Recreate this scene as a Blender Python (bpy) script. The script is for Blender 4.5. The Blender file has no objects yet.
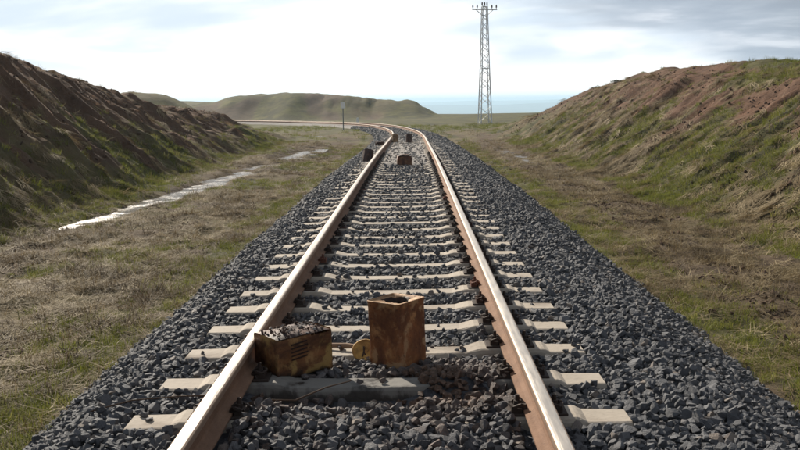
import bpy, bmesh, math, random
import numpy as np
from mathutils import Vector, Matrix

random.seed(7)
RNG = np.random.default_rng(11)
scene = bpy.context.scene
COL = scene.collection

# ------------------------------------------------------------------ camera
CAM = np.array([0.181, 0.0, 1.475])
PITCH, YAW, ROLL = 0.13275, 0.01457, 0.01572
cam_data = bpy.data.cameras.new('camera')
cam_data.sensor_width = 36.0
cam_data.lens = 925.2 / 800 * 36.0
cam_data.clip_start = 0.05
cam_data.clip_end = 30000
cam = bpy.data.objects.new('camera', cam_data)
COL.objects.link(cam)
_f = Vector((-math.sin(YAW) * math.cos(PITCH), math.cos(YAW) * math.cos(PITCH), -math.sin(PITCH)))
_r = Vector((math.cos(YAW), math.sin(YAW), 0))
_u = _r.cross(_f)
_r2 = _r * math.cos(ROLL) - _u * math.sin(ROLL)
_u2 = _r * math.sin(ROLL) + _u * math.cos(ROLL)
_m = Matrix((_r2, _u2, -_f)).transposed().to_4x4()
_m.translation = Vector(CAM)
cam.matrix_world = _m
scene.camera = cam

# ------------------------------------------------------------------ sun, sky, exposure
SUN_EL, SUN_AZ = math.radians(30), math.radians(-30)      # azimuth from +Y, negative to the left
sun_data = bpy.data.lights.new('sun', 'SUN')
sun_data.energy = 5.0
sun_data.angle = math.radians(0.7)
sun_data.color = (1.0, 0.91, 0.78)
sun = bpy.data.objects.new('sun', sun_data)
COL.objects.link(sun)
to_sun = Vector((math.sin(SUN_AZ) * math.cos(SUN_EL), math.cos(SUN_AZ) * math.cos(SUN_EL), math.sin(SUN_EL)))
sun.rotation_euler = to_sun.to_track_quat('Z', 'Y').to_euler()

world = bpy.data.worlds.new('World')
scene.world = world
world.use_nodes = True
scene.view_settings.view_transform = 'Standard'
scene.view_settings.look = 'None'
scene.view_settings.gamma = 1.0
scene.view_settings.use_curve_mapping = False
scene.view_settings.exposure = 0.62
scene.render.engine = 'CYCLES'
scene.cycles.max_bounces = 6
scene.cycles.volume_bounces = 1
scene.cycles.caustics_reflective = False
scene.cycles.caustics_refractive = False


class NT:
    """small helper round a node tree"""
    def __init__(self, tree):
        self.t = tree
        self.t.nodes.clear()

    def n(self, kind, **kw):
        nd = self.t.nodes.new(kind)
        for k, v in kw.items():
            setattr(nd, k, v)
        return nd

    def set(self, sock, v):
        if isinstance(v, bpy.types.NodeSocket):
            self.t.links.new(v, sock)
        elif v is not None:
            sock.default_value = v

    def math(self, op, a, b=None, c=None, clamp=False):
        nd = self.n('ShaderNodeMath', operation=op, use_clamp=clamp)
        for i, v in enumerate((a, b, c)):
            if v is not None:
                self.set(nd.inputs[i], v)
        return nd.outputs[0]

    def vmath(self, op, a, b=None):
        nd = self.n('ShaderNodeVectorMath', operation=op)
        self.set(nd.inputs[0], a)
        if b is not None:
            self.set(nd.inputs[1], b)
        return nd.outputs[0]

    def noise(self, vec, scale, detail=4, rough=0.55, dist=0.0, out='Fac'):
        nd = self.n('ShaderNodeTexNoise')
        self.set(nd.inputs['Vector'], vec)
        nd.inputs['Scale'].default_value = scale
        nd.inputs['Detail'].default_value = detail
        nd.inputs['Roughness'].default_value = rough
        nd.inputs['Distortion'].default_value = dist
        return nd.outputs[out]

    def smooth(self, v, lo, hi, a=0.0, b=1.0):
        nd = self.n('ShaderNodeMapRange', interpolation_type='SMOOTHSTEP')
        self.set(nd.inputs['Value'], v)
        nd.inputs['From Min'].default_value = lo
        nd.inputs['From Max'].default_value = hi
        nd.inputs['To Min'].default_value = a
        nd.inputs['To Max'].default_value = b
        return nd.outputs[0]

    def mix(self, fac, a, b, blend='MIX'):
        nd = self.n('ShaderNodeMix', data_type='RGBA', blend_type=blend)
        self.set(nd.inputs[0], fac)
        for s, v in ((nd.inputs[6], a), (nd.inputs[7], b)):
            if isinstance(v, (tuple, list)):
                v = tuple(v) + ((1.0,) if len(v) == 3 else ())
            self.set(s, v)
        return nd.outputs[2]

    def attr(self, name, typ='GEOMETRY'):
        nd = self.n('ShaderNodeAttribute', attribute_name=name, attribute_type=typ)
        return nd


# world: daylight sky behind a bright broken cloud layer whose grey deck ends low over the horizon
W = NT(world.node_tree)
tc = W.n('ShaderNodeTexCoord')
sep = W.n('ShaderNodeSeparateXYZ')
W.set(sep.inputs[0], tc.outputs['Generated'])
zc = W.math('MAXIMUM', sep.outputs['Z'], 0.0)
den = W.math('ADD', zc, 0.12)
px = W.math('DIVIDE', sep.outputs['X'], den)
py = W.math('DIVIDE', sep.outputs['Y'], den)
cmb = W.n('ShaderNodeCombineXYZ')
W.set(cmb.inputs[0], px)
W.set(cmb.inputs[1], py)
P = cmb.outputs[0]
n_big = W.noise(P, 0.55, 6, 0.52, 0.3)
n_fine = W.noise(W.vmath('ADD', P, (13.1, 4.7, 2.0)), 1.3, 7, 0.55, 0.2)
edge = W.math('SUBTRACT', W.math('ADD', W.math('MULTIPLY', px, 0.95), 4.18), py)
deck = W.math('ADD', edge, W.math('MULTIPLY', W.math('SUBTRACT', n_big, 0.5), 2.2))
deck = W.math('ADD', deck, W.math('MULTIPLY', W.math('SUBTRACT', n_fine, 0.5), 0.9))
thick = W.smooth(deck, 0.3, 2.6)
deck = W.smooth(deck, -0.10, 0.55)
sky_tex = W.n('ShaderNodeTexSky', sky_type='NISHITA', sun_disc=False)
sky_tex.sun_elevation = SUN_EL
sky_tex.sun_rotation = SUN_AZ
sky_tex.air_density = 1.0
sky_tex.dust_density = 2.0
blue = W.vmath('MULTIPLY', sky_tex.outputs[0], (0.10, 0.10, 0.10))
white = W.mix(W.smooth(zc, 0.0, 0.12), (1.0, 0.965, 0.915), (0.97, 0.97, 0.965))
veil = W.mix(W.smooth(W.noise(W.vmath('ADD', P, (3.3, 8.1, 0.0)), 0.55, 5, 0.5, 0.4), 0.37, 0.57, 0.0, 0.75), white, (0.43, 0.54, 0.66))
veil = W.mix(W.smooth(zc, 0.02, 0.05), white, veil)
gaps = W.smooth(n_fine, 0.50, 0.68)
grey = W.mix(W.smooth(n_fine, 0.36, 0.62), (0.31, 0.36, 0.43), (0.42, 0.47, 0.54))
grey = W.mix(thick, grey, W.mix(W.smooth(n_fine, 0.36, 0.62), (0.17, 0.19, 0.22), (0.29, 0.32, 0.36)))
grey = W.mix(W.math('MULTIPLY', gaps, W.smooth(thick, 0.0, 1.0, 0.45, 0.35)), grey, (0.80, 0.82, 0.85))
hole = W.smooth(n_big, 0.60, 0.72)
col = W.mix(deck, veil, grey)
col = W.mix(W.math('MULTIPLY', hole, W.smooth(zc, 0.12, 0.3)), col, blue)
bg = W.n('ShaderNodeBackground')
W.set(bg.inputs[0], col)
bg.inputs[1].default_value = 0.90
W.set(W.n('ShaderNodeOutputWorld').inputs[0], bg.outputs[0])

# ------------------------------------------------------------------ numpy noise
def _hash(ix, iy, seed):
    h = (ix.astype(np.int64) * 374761393 + iy.astype(np.int64) * 668265263 + seed * 982451653) & 0xFFFFFFFF
    h = ((h ^ (h >> 13)) * 1274126177) & 0xFFFFFFFF
    h = (h ^ (h >> 16)) & 0xFFFFFFFF
    return h.astype(np.float64) / 4294967295.0


def vn(x, y, seed=0):
    x = np.asarray(x, float); y = np.asarray(y, float)
    ix = np.floor(x); iy = np.floor(y)
    fx = x - ix; fy = y - iy
    fx = fx * fx * fx * (fx * (fx * 6 - 15) + 10)
    fy = fy * fy * fy * (fy * (fy * 6 - 15) + 10)
    a = _hash(ix, iy, seed); b = _hash(ix + 1, iy, seed)
    c = _hash(ix, iy + 1, seed); d = _hash(ix + 1, iy + 1, seed)
    return (a + (b - a) * fx) * (1 - fy) + (c + (d - c) * fx) * fy


def fbm(x, y, seed=0, octs=4, gain=0.5):
    s = 0.0; amp = 1.0; tot = 0.0
    for o in range(octs):
        s = s + amp * vn(x * 2 ** o + 17.3 * o, y * 2 ** o - 9.1 * o, seed + o)
        tot += amp; amp *= gain
    return s / tot - 0.5


def sst(a, b, v):
    t = np.clip((v - a) / (b - a), 0, 1)
    return t * t * (3 - 2 * t)


# ------------------------------------------------------------------ the line of the track
S = np.arange(-3.0, 150.01, 0.5)
_k = np.clip((S - 37.4) / 43.5, 0, 1) / 85.0
TH = np.concatenate([[0], np.cumsum((_k[1:] + _k[:-1]) / 2 * 0.5)])
TX = np.concatenate([[0], np.cumsum(-np.sin((TH[1:] + TH[:-1]) / 2) * 0.5)])
TY = S[0] + np.concatenate([[0], np.cumsum(np.cos((TH[1:] + TH[:-1]) / 2) * 0.5)])
TZ = np.interp(S, [-3, 20, 25, 31, 38, 44, 50, 59, 66, 80, 100, 150], [0, 0, -0.045, -0.125, -0.215, -0.295, -0.375, -0.475, -0.505, -0.54, -0.67, -0.70])
TZ = np.convolve(np.pad(TZ, 6, mode='edge'), np.ones(13) / 13, mode='valid')


def track_at(s):
    return (np.interp(s, S, TX), np.interp(s, S, TY), np.interp(s, S, TZ), np.interp(s, S, TH))


def on_track(s, u, z=0.0):
    x, y, tz, th = track_at(s)
    return x + u * np.cos(th), y + u * np.sin(th), tz + z


def track_near(x, y):
    """lateral offset u (right positive) and track height for ground points"""
    x = np.asarray(x, float).ravel(); y = np.asarray(y, float).ravel()
    u = np.empty_like(x); tz = np.empty_like(x)
    for a in range(0, len(x), 20000):
        b = slice(a, a + 20000)
        d2 = (x[b, None] - TX[None, ::2]) ** 2 + (y[b, None] - TY[None, ::2]) ** 2
        i = np.argmin(d2, 1) * 2
        dx = x[b] - TX[i]; dy = y[b] - TY[i]
        lat = dx * np.cos(TH[i]) + dy * np.sin(TH[i])
        along = -dx * np.sin(TH[i]) + dy * np.cos(TH[i])
        u[b] = np.where(np.abs(along) > 1.0, np.sign(lat + 1e-9) * np.hypot(lat, along), lat)
        tz[b] = TZ[i]
    return u, tz


# ------------------------------------------------------------------ the lie of the land
L_H = ([0, 20, 24.3, 28.4, 33, 38, 42, 45, 47.5, 50, 53, 57], [3.75, 3.75, 3.65, 3.28, 2.72, 2.22, 1.95, 1.82, 1.4, 0.8, 0.25, 0.0])
R_H = ([0, 22, 26, 33, 38, 42, 46, 50, 54, 58, 63, 68, 74], [2.85, 2.90, 2.98, 3.20, 3.22, 3.24, 3.20, 2.98, 2.6, 2.1, 1.4, 0.6, 0.0])
DITCH = ([0, 13.5, 15.4, 17.5, 22.8, 28.4, 34.6, 40, 48, 57], [-6.1, -5.95, -5.75, -5.4, -5.08, -4.75, -4.75, -4.4, -4.6, -5.6])
WET = ([0, 12.5, 13.5, 15, 16.5, 20, 23, 27.5, 28.6, 29.4, 30.6, 31.4, 33.0, 34.5, 39.5, 41, 46, 55, 57, 59.5, 61], [0.0, 0.25, 0.4, 0.45, 0.8, 1.0, 1.25, 1.05, 0.35, 0.95, 0.9, 0.25, 0.3, 1.2, 1.15, 0.0, 0.0, 0.2, 1.1, 1.1, 0])
HB = ([-60, -42, -36, -31, -27, -25, -19, -14, -11, -6, -1.7, 0.5, 2.0, 3.2, 4.4, 8], [1.9, 1.7, 1.6, 2.3, 3.3, 3.5, 3.75, 3.45, 3.1, 2.6, 2.2, 1.9, 1.3, 0.6, 0.1, 0])


def slope_t(x, y):
    """0 at the foot .. 1 at the crest of the two cuttings (left, right)"""
    wob = 0.5 * fbm(y * 0.22, x * 0.05, 31, 3)
    wob2 = 0.5 * fbm(y * 0.22 + 40, x * 0.05, 35, 3)
    tl = (-(x) - (6.0 + wob)) / 4.5
    tr = (x - (5.15 + wob2)) / 5.2
    return tl, tr


def ground(x, y, fine=True):
    shp = np.shape(x)
    x = np.asarray(x, float).ravel(); y = np.asarray(y, float).ravel()
    u, tz = track_near(x, y)
    zb = -0.5 - 0.33 * sst(50, 95, y) + 0.12 * sst(100, 150, y)
    zb = np.where(x > 0, zb - 0.08 * sst(2.5, 4, x) * (1 - sst(45, 60, y)), zb)
    # land falls away to the plain beyond the near ridge
    fall = sst(150, 1100, y + 0.25 * np.clip(x, 0, 400) - 1.3 * np.clip(-x - 32, 0, 200))
    far = np.hypot(x, y)
    zb = zb - 62 * fall - 0.9 * sst(148, 200, y) * (x > -32)
    zb = zb + 0.12 * fbm(x * 0.09, y * 0.09, 3, 3) * sst(30, 80, far) * 2
    # cuttings
    tl, tr = slope_t(x, y)
    for side, t, H, sd in ((-1, tl, L_H, 51), (1, tr, R_H, 71)):
        hy = np.interp(y + 2.0 * fbm(x * 0.2, y * 0.1, sd + 9, 2), *H)
        tt = np.clip(t, 0, 1)
        prof = np.where(tt < 0.16, 0.5 * tt * tt / 0.16 , tt - 0.08)
        prof = prof / 0.92
        prof = np.where(tt > 0.86, 1 - (1 - tt) ** 2 / (2 * 0.14 * 0.92) * 1.0, prof) if False else prof
        crest = 1 - 0.10 * np.exp(-((t - 1) / 0.10) ** 2)
        h = hy * prof * crest
        band = np.clip(tt * (1.08 - tt) * 4, 0, 1) * np.clip(hy / 2.0, 0, 1)
        q = y * (1.25 if side < 0 else 1.0) - side * tt * 0.7
        ridged = np.abs(fbm(q, tt * 0.8 + 5, sd, 3)) * 2
        rid2 = np.abs(fbm(q * 2.4, tt * 3.0, sd + 4, 3)) * 2
        amp = 0.70 if side < 0 else 0.36
        h = h + band * (amp * (ridged - 0.28) + 0.5 * amp * (rid2 - 0.28))
        lump = fbm(x * 1.1, y * 1.1, sd + 6, 3)
        h = h + band * (0.22 * lump + 0.12 * fbm(x * 3.2, y * 3.2, sd + 8, 2))
        # knobbly lip and the grown-over plateau behind it
        h = h + np.clip(hy, 0, 1) * 0.16 * fbm(y * 0.9, x * 0.9, sd + 7, 3) * sst(0.75, 1.0, t)
        h = h - np.clip(hy, 0, 1) * 0.02 * np.clip(t - 1.0, 0, 10)
        zb = zb + np.where(t > 0, h, 0)
    # mound behind the left cutting, hill beyond the curve, rise under the pylon
    r = np.hypot((x + 21.5) / 9.5, (y - 74) / 11)
    zb = zb + 2.95 * (1 - sst(0.12, 1.0, r)) * (1 + 0.35 * fbm(x * 0.3, y * 0.3, 91, 3))
    hb = np.interp(x + 3 * fbm(x * 0.08, y * 0.08, 93, 2), *HB)
    frnt = sst(122, 138, y + 9 * fbm(x * 0.13, 3.0 + 0 * y, 95, 3))
    zb = zb + hb * frnt * (1 + 0.1 * fbm(x * 0.2, y * 0.2, 97, 3)) + 1.3 * frnt * (hb > 0.3) * (np.abs(fbm(x * 0.35, y * 0.12, 99, 3)) - 0.12) * (1 - sst(140, 155, y))
    zb = zb + 1.6 * sst(-32, -50, x) * sst(150, 230, y)
    r = np.hypot((x - 8.5) / 6.5, (y - 91) / 8)
    zb = zb + 0.15 * (1 - sst(0.2, 1.0, r)) + 0.25 * (1 - sst(0.1, 1.0, np.hypot((x - 11.5) / 3.0, (y - 84) / 4)))
    # small eroded bank left of the curve
    zb = zb - 0.28 * np.exp(-((x + 6.5) / 2.4) ** 2) * np.exp(-((y - 64) / 3.5) ** 2)
    # ditch with standing water on the left, shallow wheel-rut hollow on the right
    dx = np.interp(y, *DITCH) + 0.35 * fbm(y * 0.5, 0 * y, 41, 3)
    wet = np.interp(y, *WET)
    wid = 0.36 + 0.2 * fbm(y * 0.6, 0 * y + 7, 43, 2) + 0.004 * np.clip(y - 20, 0, 40)
    zb = zb - (0.19 + 0.16 * fbm(x * 2.4, y * 1.6, 47, 3) + 0.12 * fbm(x * 3.6, y * 2.6, 49, 2)) * wet * np.exp(-((x - dx) / wid) ** 2)
    rx = 4.5 + 0.5 * fbm(y * 0.2, 0 * y, 45, 2)
    zb = zb - (0.10 * sst(29, 33, y) * (1 - sst(37, 42, y)) + 0.045) * np.exp(-((x - rx) / 0.45) ** 2) * (y < 48)
    zb = zb - 0.09 * sst(56, 58, y) * (1 - sst(60, 62, y)) * sst(-8, -6.5, x) * (1 - sst(-4.2, -3.4, x))
    # corridor of the track
    k = 1 - sst(2.7, 5.5, np.abs(u))
    rise = 0.30 * sst(42, 58, far)
    near = np.where(u < 0, tz - 0.47 + rise, tz - 0.55 + rise)
    zb = zb * (1 - k) + near * k
    zb = zb - 0.25 * (1 - sst(1.4, 2.1, np.abs(u)))
    if fine:
        rough = 1 - sst(35, 90, far)
        zb = zb + rough * (0.15 * fbm(x * 1.3, y * 1.3, 5, 3) * sst(2.2, 3.2, np.abs(u)) + 0.085 * fbm(x * 4.2, y * 4.2, 8, 2) * sst(2.0, 2.8, np.abs(u)))
    return zb.reshape(shp)


def gnormal(x, y):
    e = 0.12
    gx = (ground(x + e, y) - ground(x - e, y)) / (2 * e)
    gy = (ground(x, y + e) - ground(x, y - e)) / (2 * e)
    n = np.stack([-gx, -gy, np.ones_like(gx)], 1)
    return n / np.linalg.norm(n, axis=1)[:, None]


def cover(x, y):
    """what grows where: green (0..1), bare soil (0..1), red earth (0..1)"""
    x = np.asarray(x, float); y = np.asarray(y, float)
    u, _ = track_near(x, y); u = u.reshape(x.shape)
    tl, tr = slope_t(x, y)
    f1 = fbm(x * 0.55, y * 0.35, 201, 4); f2 = fbm(x * 1.7, y * 1.2, 205, 3)
    g = sst(-0.08, 0.18, f1 + 0.5 * f2)                        # patchy green on the verges
    g = np.maximum(g * 0.75, 0.85 * np.exp(-((np.abs(u) - np.where(u < 0, 2.35, 3.0)) / 0.38) ** 2) * sst(-0.22, 0.1, f2 + 0.1))
    soil = sst(-0.06, 0.18, fbm(x * 0.8, y * 0.5, 211, 4) + 0.5 * f2)
    red = 0 * x
    # verge right of the track: dark churned strip
    strip = np.exp(-((u - 4.25) / 0.95) ** 4) * (x > 0) * (1 - sst(45, 60, y))
    soil = np.maximum(soil, strip * sst(-0.25, 0.05, f1 + f2)); g = g * (1 - 0.8 * strip)
    mud = np.exp(-((x - np.interp(y, *DITCH)) / 0.75) ** 4) * (y < 46) * (y > 12) * (x < 0)
    soil = np.maximum(soil, mud * sst(-0.3, 0.0, f2)); g = g * (1 - 0.75 * mud)
    # left cutting: earth above, grass tongues from below
    q = y * 1.25 + np.clip(tl, 0, 1) * 0.7
    tong = fbm(q * 1.3, tl * 0.6, 221, 3)
    gl = sst(0.62, 0.12, tl + 0.9 * tong + 0.3 * f2)
    inl = sst(-0.12, 0.02, tl) * (1 - sst(50, 58, y))
    g = g * (1 - inl) + inl * gl * (0.45 + 0.5 * sst(-0.1, 0.15, f1))
    soil = soil * (1 - inl) + inl * (1 - gl) * (1 - 0.3 * sst(1.0, 1.1, tl))
    red = red * (1 - inl) + inl * (1 - gl) * 0.6
    # right cutting: red earth near the lip, grass patches lower down
    q = y * 1.0 - np.clip(tr, 0, 1) * 0.7
    tong = fbm(q * 0.9, tr * 1.0 + 3, 231, 3)
    gr = sst(0.80, 0.28, tr + 1.2 * tong + 0.4 * f2) * sst(-0.24, 0.10, f1 + 0.9 * f2 + 0.06 - 0.12 * sst(30, 45, y))
    inr = sst(-0.10, 0.03, tr) * (1 - sst(60, 68, y))
    redr = sst(0.36, 0.66, tr + 0.8 * tong) * (1 - 0.35 * sst(32, 44, y))
    g = g * (1 - inr) + inr * gr * 0.95
    lip = np.exp(-((y - 26) / 2.2) ** 2) * np.exp(-((tr - 0.93) / 0.14) ** 2)
    g = np.maximum(g, np.maximum(lip, sst(1.0, 1.12, tr) * (1 - sst(60, 68, y)) * (1 - 0.75 * sst(27, 34, y))))
    soil = soil * (1 - inr) + inr * (0.35 + 0.65 * redr) * (1 - lip)
    red = np.maximum(red, inr * redr * (1 - lip))
    # farther land is grown over
    fargreen = sst(58, 75, np.hypot(x, y))
    bluff = sst(114, 124, y) * (1 - sst(134, 142, y)) * sst(-0.10, 0.12, fbm(x * 0.16, y * 0.05, 241, 3) + 0.10 * (x < -16)) * (x < 4)
    g = g * (1 - fargreen) + fargreen * np.clip(0.92 + 1.1 * fbm(x * 0.15, y * 0.07, 243, 3) - 0.7 * bluff, 0, 1)
    soil = soil * (1 - fargreen) + fargreen * np.maximum(bluff, 0.12 + 0.8 * fbm(x * 0.3, y * 0.12, 247, 3))
    return np.clip(g, 0, 1), np.clip(soil, 0, 1), np.clip(red, 0, 1)


# ------------------------------------------------------------------ materials
def new_mat(name):
    m = bpy.data.materials.new(name)
    m.use_nodes = True
    return m, NT(m.node_tree)


def finish(T, color, rough=0.9, metal=0.0, bump=None, bump_dist=0.02, spec=0.3, strength=1.0):
    b = T.n('ShaderNodeBsdfPrincipled')
    T.set(b.inputs['Base Color'], color if isinstance(color, bpy.types.NodeSocket) else tuple(color) + (1.0,))
    T.set(b.inputs['Roughness'], rough)
    T.set(b.inputs['Metallic'], metal)
    b.inputs['Specular IOR Level'].default_value = spec
    if bump is not None:
        bn = T.n('ShaderNodeBump')
        bn.inputs['Strength'].default_value = strength
        bn.inputs['Distance'].default_value = bump_dist
        T.set(bn.inputs['Height'], bump)
        T.t.links.new(bn.outputs[0], b.inputs['Normal'])
    T.set(T.n('ShaderNodeOutputMaterial').inputs[0], b.outputs[0])
    return b


MAT = {}

# ground
m, T = new_mat('ground_earth_and_grass'); MAT['ground'] = m
geo = T.n('ShaderNodeNewGeometry').outputs['Position']
ag = T.attr('cover').outputs['Color']
sp = T.n('ShaderNodeSeparateColor'); T.set(sp.inputs[0], ag)
nf = T.noise(geo, 9.0, 6, 0.65)
nm = T.noise(geo, 1.7, 5, 0.6)
straw = T.mix(nf, (0.070, 0.048, 0.026), (0.200, 0.150, 0.082))
straw = T.mix(T.smooth(nm, 0.35, 0.7), straw, (0.120, 0.104, 0.048))
soilc = T.mix(nf, (0.042, 0.028, 0.019), (0.145, 0.100, 0.066))
redc = T.mix(nf, (0.060, 0.028, 0.018), (0.175, 0.086, 0.054))
soilc = T.mix(sp.outputs[2], soilc, redc)
grn = T.mix(nf, (0.072, 0.072, 0.020), (0.180, 0.175, 0.052))
nl = T.noise(geo, 0.35, 6, 0.7)
grn = T.mix(T.smooth(nl, 0.30, 0.62), grn, (0.048, 0.047, 0.020))
fs = T.smooth(T.math('ADD', sp.outputs[1], T.math('MULTIPLY', T.math('SUBTRACT', nf, 0.5), 0.9)), 0.25, 0.75)
fg = T.smooth(T.math('ADD', sp.outputs[0], T.math('MULTIPLY', T.math('SUBTRACT', nf, 0.5), 0.9)), 0.25, 0.80)
c = T.mix(fs, straw, soilc)
c = T.mix(fg, c, grn)
mot = T.smooth(T.noise(geo, 0.9, 9, 0.78), 0.34, 0.66)
c = T.mix(mot, T.mix(0.38, c, (0.035, 0.028, 0.017)), T.mix(0.10, c, (0.27, 0.22, 0.13)))
hgt = T.math('ADD', nf, T.math('MULTIPLY', T.noise(geo, 30, 4, 0.6), 0.5))
finish(T, c, 0.95, 0, hgt, 0.05, 0.15, 0.9)

# ballast stone
m, T = new_mat('basalt_ballast'); MAT['stone'] = m
ti = T.attr('tint', 'INSTANCER').outputs['Fac']
lu = T.attr('dust', 'INSTANCER').outputs['Fac']
so = T.attr('soot', 'INSTANCER').outputs['Fac']
oc = T.n('ShaderNodeTexCoord').outputs['Object']
n1 = T.noise(oc, 2.2, 5, 0.65)
basalt = T.mix(ti, (0.038, 0.041, 0.049), (0.150, 0.151, 0.160))
basalt = T.mix(T.smooth(ti, 0.9, 1.0), basalt, (0.20, 0.155, 0.12))
basalt = T.mix(T.math('MULTIPLY', n1, 0.6), basalt, (0.112, 0.111, 0.116))
rusty = T.mix(T.smooth(n1, 0.3, 0.7), (0.050, 0.034, 0.026), (0.150, 0.088, 0.058))
c = T.mix(so, basalt, rusty)
c = T.mix(lu, c, T.mix(n1, (0.24, 0.22, 0.20), (0.46, 0.425, 0.39)))
finish(T, c, 0.72, 0, T.noise(oc, 5, 4, 0.6), 0.1, 0.35, 0.35)

# ballast bed under the loose stones
m, T = new_mat('ballast_bed'); MAT['bed'] = m
geo = T.n('ShaderNodeNewGeometry').outputs['Position']
vo = T.n('ShaderNodeTexVoronoi'); T.set(vo.inputs['Vector'], geo); vo.inputs['Scale'].default_value = 19
n1 = T.noise(geo, 3, 5, 0.6)
c = T.mix(vo.outputs['Color'], (0.022, 0.023, 0.028), (0.105, 0.105, 0.115))
c = T.mix(T.attr('cover').outputs['Fac'], c, T.mix(n1, (0.22, 0.20, 0.18), (0.44, 0.405, 0.375)))
finish(T, c, 0.9, 0, T.math('MULTIPLY', vo.outputs['Distance'], -1.0), 0.05, 0.2, 1.0)

# concrete sleepers
m, T = new_mat('sleeper_concrete'); MAT['concrete'] = m
geo = T.n('ShaderNodeNewGeometry').outputs['Position']
n1 = T.noise(geo, 4, 6, 0.6); n2 = T.noise(geo, 30, 4, 0.6)
c = T.mix(n1, (0.275, 0.238, 0.195), (0.45, 0.395, 0.33))
c = T.mix(T.smooth(n2, 0.56, 0.76, 0, 0.55), c, (0.20, 0.165, 0.135))
dr = T.noise(T.vmath('MULTIPLY', geo, (1.0, 1.0, 0.4)), 2.1, 5, 0.6, 0.3)
c = T.mix(T.smooth(dr, 0.52, 0.74, 0, 0.75), c, (0.15, 0.115, 0.09))
finish(T, c, 0.85, 0, n2, 0.006, 0.25, 0.6)

m, T = new_mat('oil_stained_concrete'); MAT['stained'] = m
geo = T.n('ShaderNodeNewGeometry').outputs['Position']
n1 = T.noise(geo, 4, 6, 0.6); n2 = T.noise(geo, 30, 4, 0.6)
c = T.mix(n1, (0.11, 0.103, 0.094), (0.23, 0.217, 0.197))
dr = T.noise(T.vmath('MULTIPLY', geo, (1.0, 1.0, 0.5)), 6.5, 4, 0.55, 0.8)
sz = T.n('ShaderNodeSeparateXYZ'); T.set(sz.inputs[0], geo)
low = T.smooth(sz.outputs['Z'], -0.15, -0.035, 0.34, -0.03)
inner = T.smooth(T.math('ABSOLUTE', sz.outputs['X']), 0.62, 0.95, 1.0, 0.0)
c = T.mix(inner, T.mix(n1, (0.275, 0.238, 0.195), (0.45, 0.395, 0.33)), c)
st = T.math('MULTIPLY', T.smooth(T.math('ADD', T.math('ADD', dr, low), T.math('MULTIPLY', T.math('SUBTRACT', n2, 0.5), 0.25)), 0.42, 0.60), inner)
c = T.mix(st, c, T.mix(n2, (0.020, 0.018, 0.017), (0.06, 0.052, 0.046)))
finish(T, c, T.mix(st, (0.85,) * 3, (0.4,) * 3), 0, n2, 0.006, 0.3, 0.6)

# rail steel
m, T = new_mat('rail_running_steel'); MAT['rail_top'] = m
geo = T.n('ShaderNodeNewGeometry').outputs['Position']
n1 = T.noise(T.vmath('MULTIPLY', geo, (1.0, 0.12, 1.0)), 40, 4, 0.6)
c = T.mix(n1, (0.50, 0.44, 0.38), (0.76, 0.70, 0.63))
finish(T, c, T.smooth(n1, 0.2, 0.8, 0.38, 0.52), 0.9, T.noise(T.vmath('MULTIPLY', geo, (1.0, 0.2, 1.0)), 90, 3), 0.0015, 0.5, 0.4)
m, T = new_mat('rail_head_edge'); MAT['rail_edge'] = m
geo = T.n('ShaderNodeNewGeometry').outputs['Position']
n1 = T.noise(T.vmath('MULTIPLY', geo, (1.0, 0.3, 1.0)), 35, 4, 0.6)
c = T.mix(n1, (0.20, 0.125, 0.082), (0.44, 0.335, 0.255))
finish(T, c, 0.55, 0.4, n1, 0.003, 0.4, 0.4)
m, T = new_mat('rail_rust'); MAT['rail_rust'] = m
geo = T.n('ShaderNodeNewGeometry').outputs['Position']
n1 = T.noise(T.vmath('MULTIPLY', geo, (1.0, 0.5, 1.0)), 14, 6, 0.65)
n2 = T.noise(geo, 90, 3, 0.6)
c = T.mix(n1, (0.100, 0.052, 0.032), (0.33, 0.200, 0.130))
c = T.mix(T.smooth(n2, 0.55, 0.8, 0, 0.6), c, (0.07, 0.036, 0.024))
finish(T, c, 0.85, 0, n2, 0.004, 0.25, 0.7)
m, T = new_mat('clip_iron'); MAT['clip'] = m
geo = T.n('ShaderNodeNewGeometry').outputs['Position']
n1 = T.noise(geo, 22, 4, 0.6)
ov = T.n('ShaderNodeObjectInfo').outputs['Random']
c = T.mix(n1, (0.020, 0.016, 0.014), (0.062, 0.040, 0.031))
c = T.mix(T.smooth(ov, 0.90, 0.97, 0, 0.8), c, (0.15, 0.055, 0.034))
finish(T, c, 0.8, 0.1, n1, 0.004, 0.3, 0.5)


def rust_mat(key, dark, mid, bright, soot_lo, paint=None, streak=(7, 7, 5)):
    m, T = new_mat(key); MAT[key] = m
    oc = T.n('ShaderNodeTexCoord').outputs['Object']
    n1 = T.noise(oc, 9, 6, 0.65, 0.4)
    n2 = T.noise(T.vmath('MULTIPLY', oc, streak), 1.0, 6, 0.65)
    n3 = T.noise(oc, 60, 4, 0.6)
    c = T.mix(T.smooth(n2, 0.34, 0.66), dark, mid)
    c = T.mix(T.smooth(n1, 0.52, 0.70), c, bright)
    if paint:
        c = T.mix(T.smooth(T.noise(oc, 5.5, 5, 0.6, 0.6), 0.50, 0.58, 0, 0.8), c, paint)
    c = T.mix(T.smooth(n3, 0.56, 0.72, 0, 0.6), c, (0.03, 0.018, 0.012))
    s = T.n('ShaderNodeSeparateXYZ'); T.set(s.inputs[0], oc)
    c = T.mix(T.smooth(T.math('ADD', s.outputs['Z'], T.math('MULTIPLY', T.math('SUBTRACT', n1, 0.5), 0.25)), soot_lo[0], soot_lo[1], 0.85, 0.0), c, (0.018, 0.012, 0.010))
    finish(T, c, 0.62, 0.25, T.math('ADD', n1, T.math('MULTIPLY', n3, 0.5)), 0.006, 0.4, 0.7)


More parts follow.
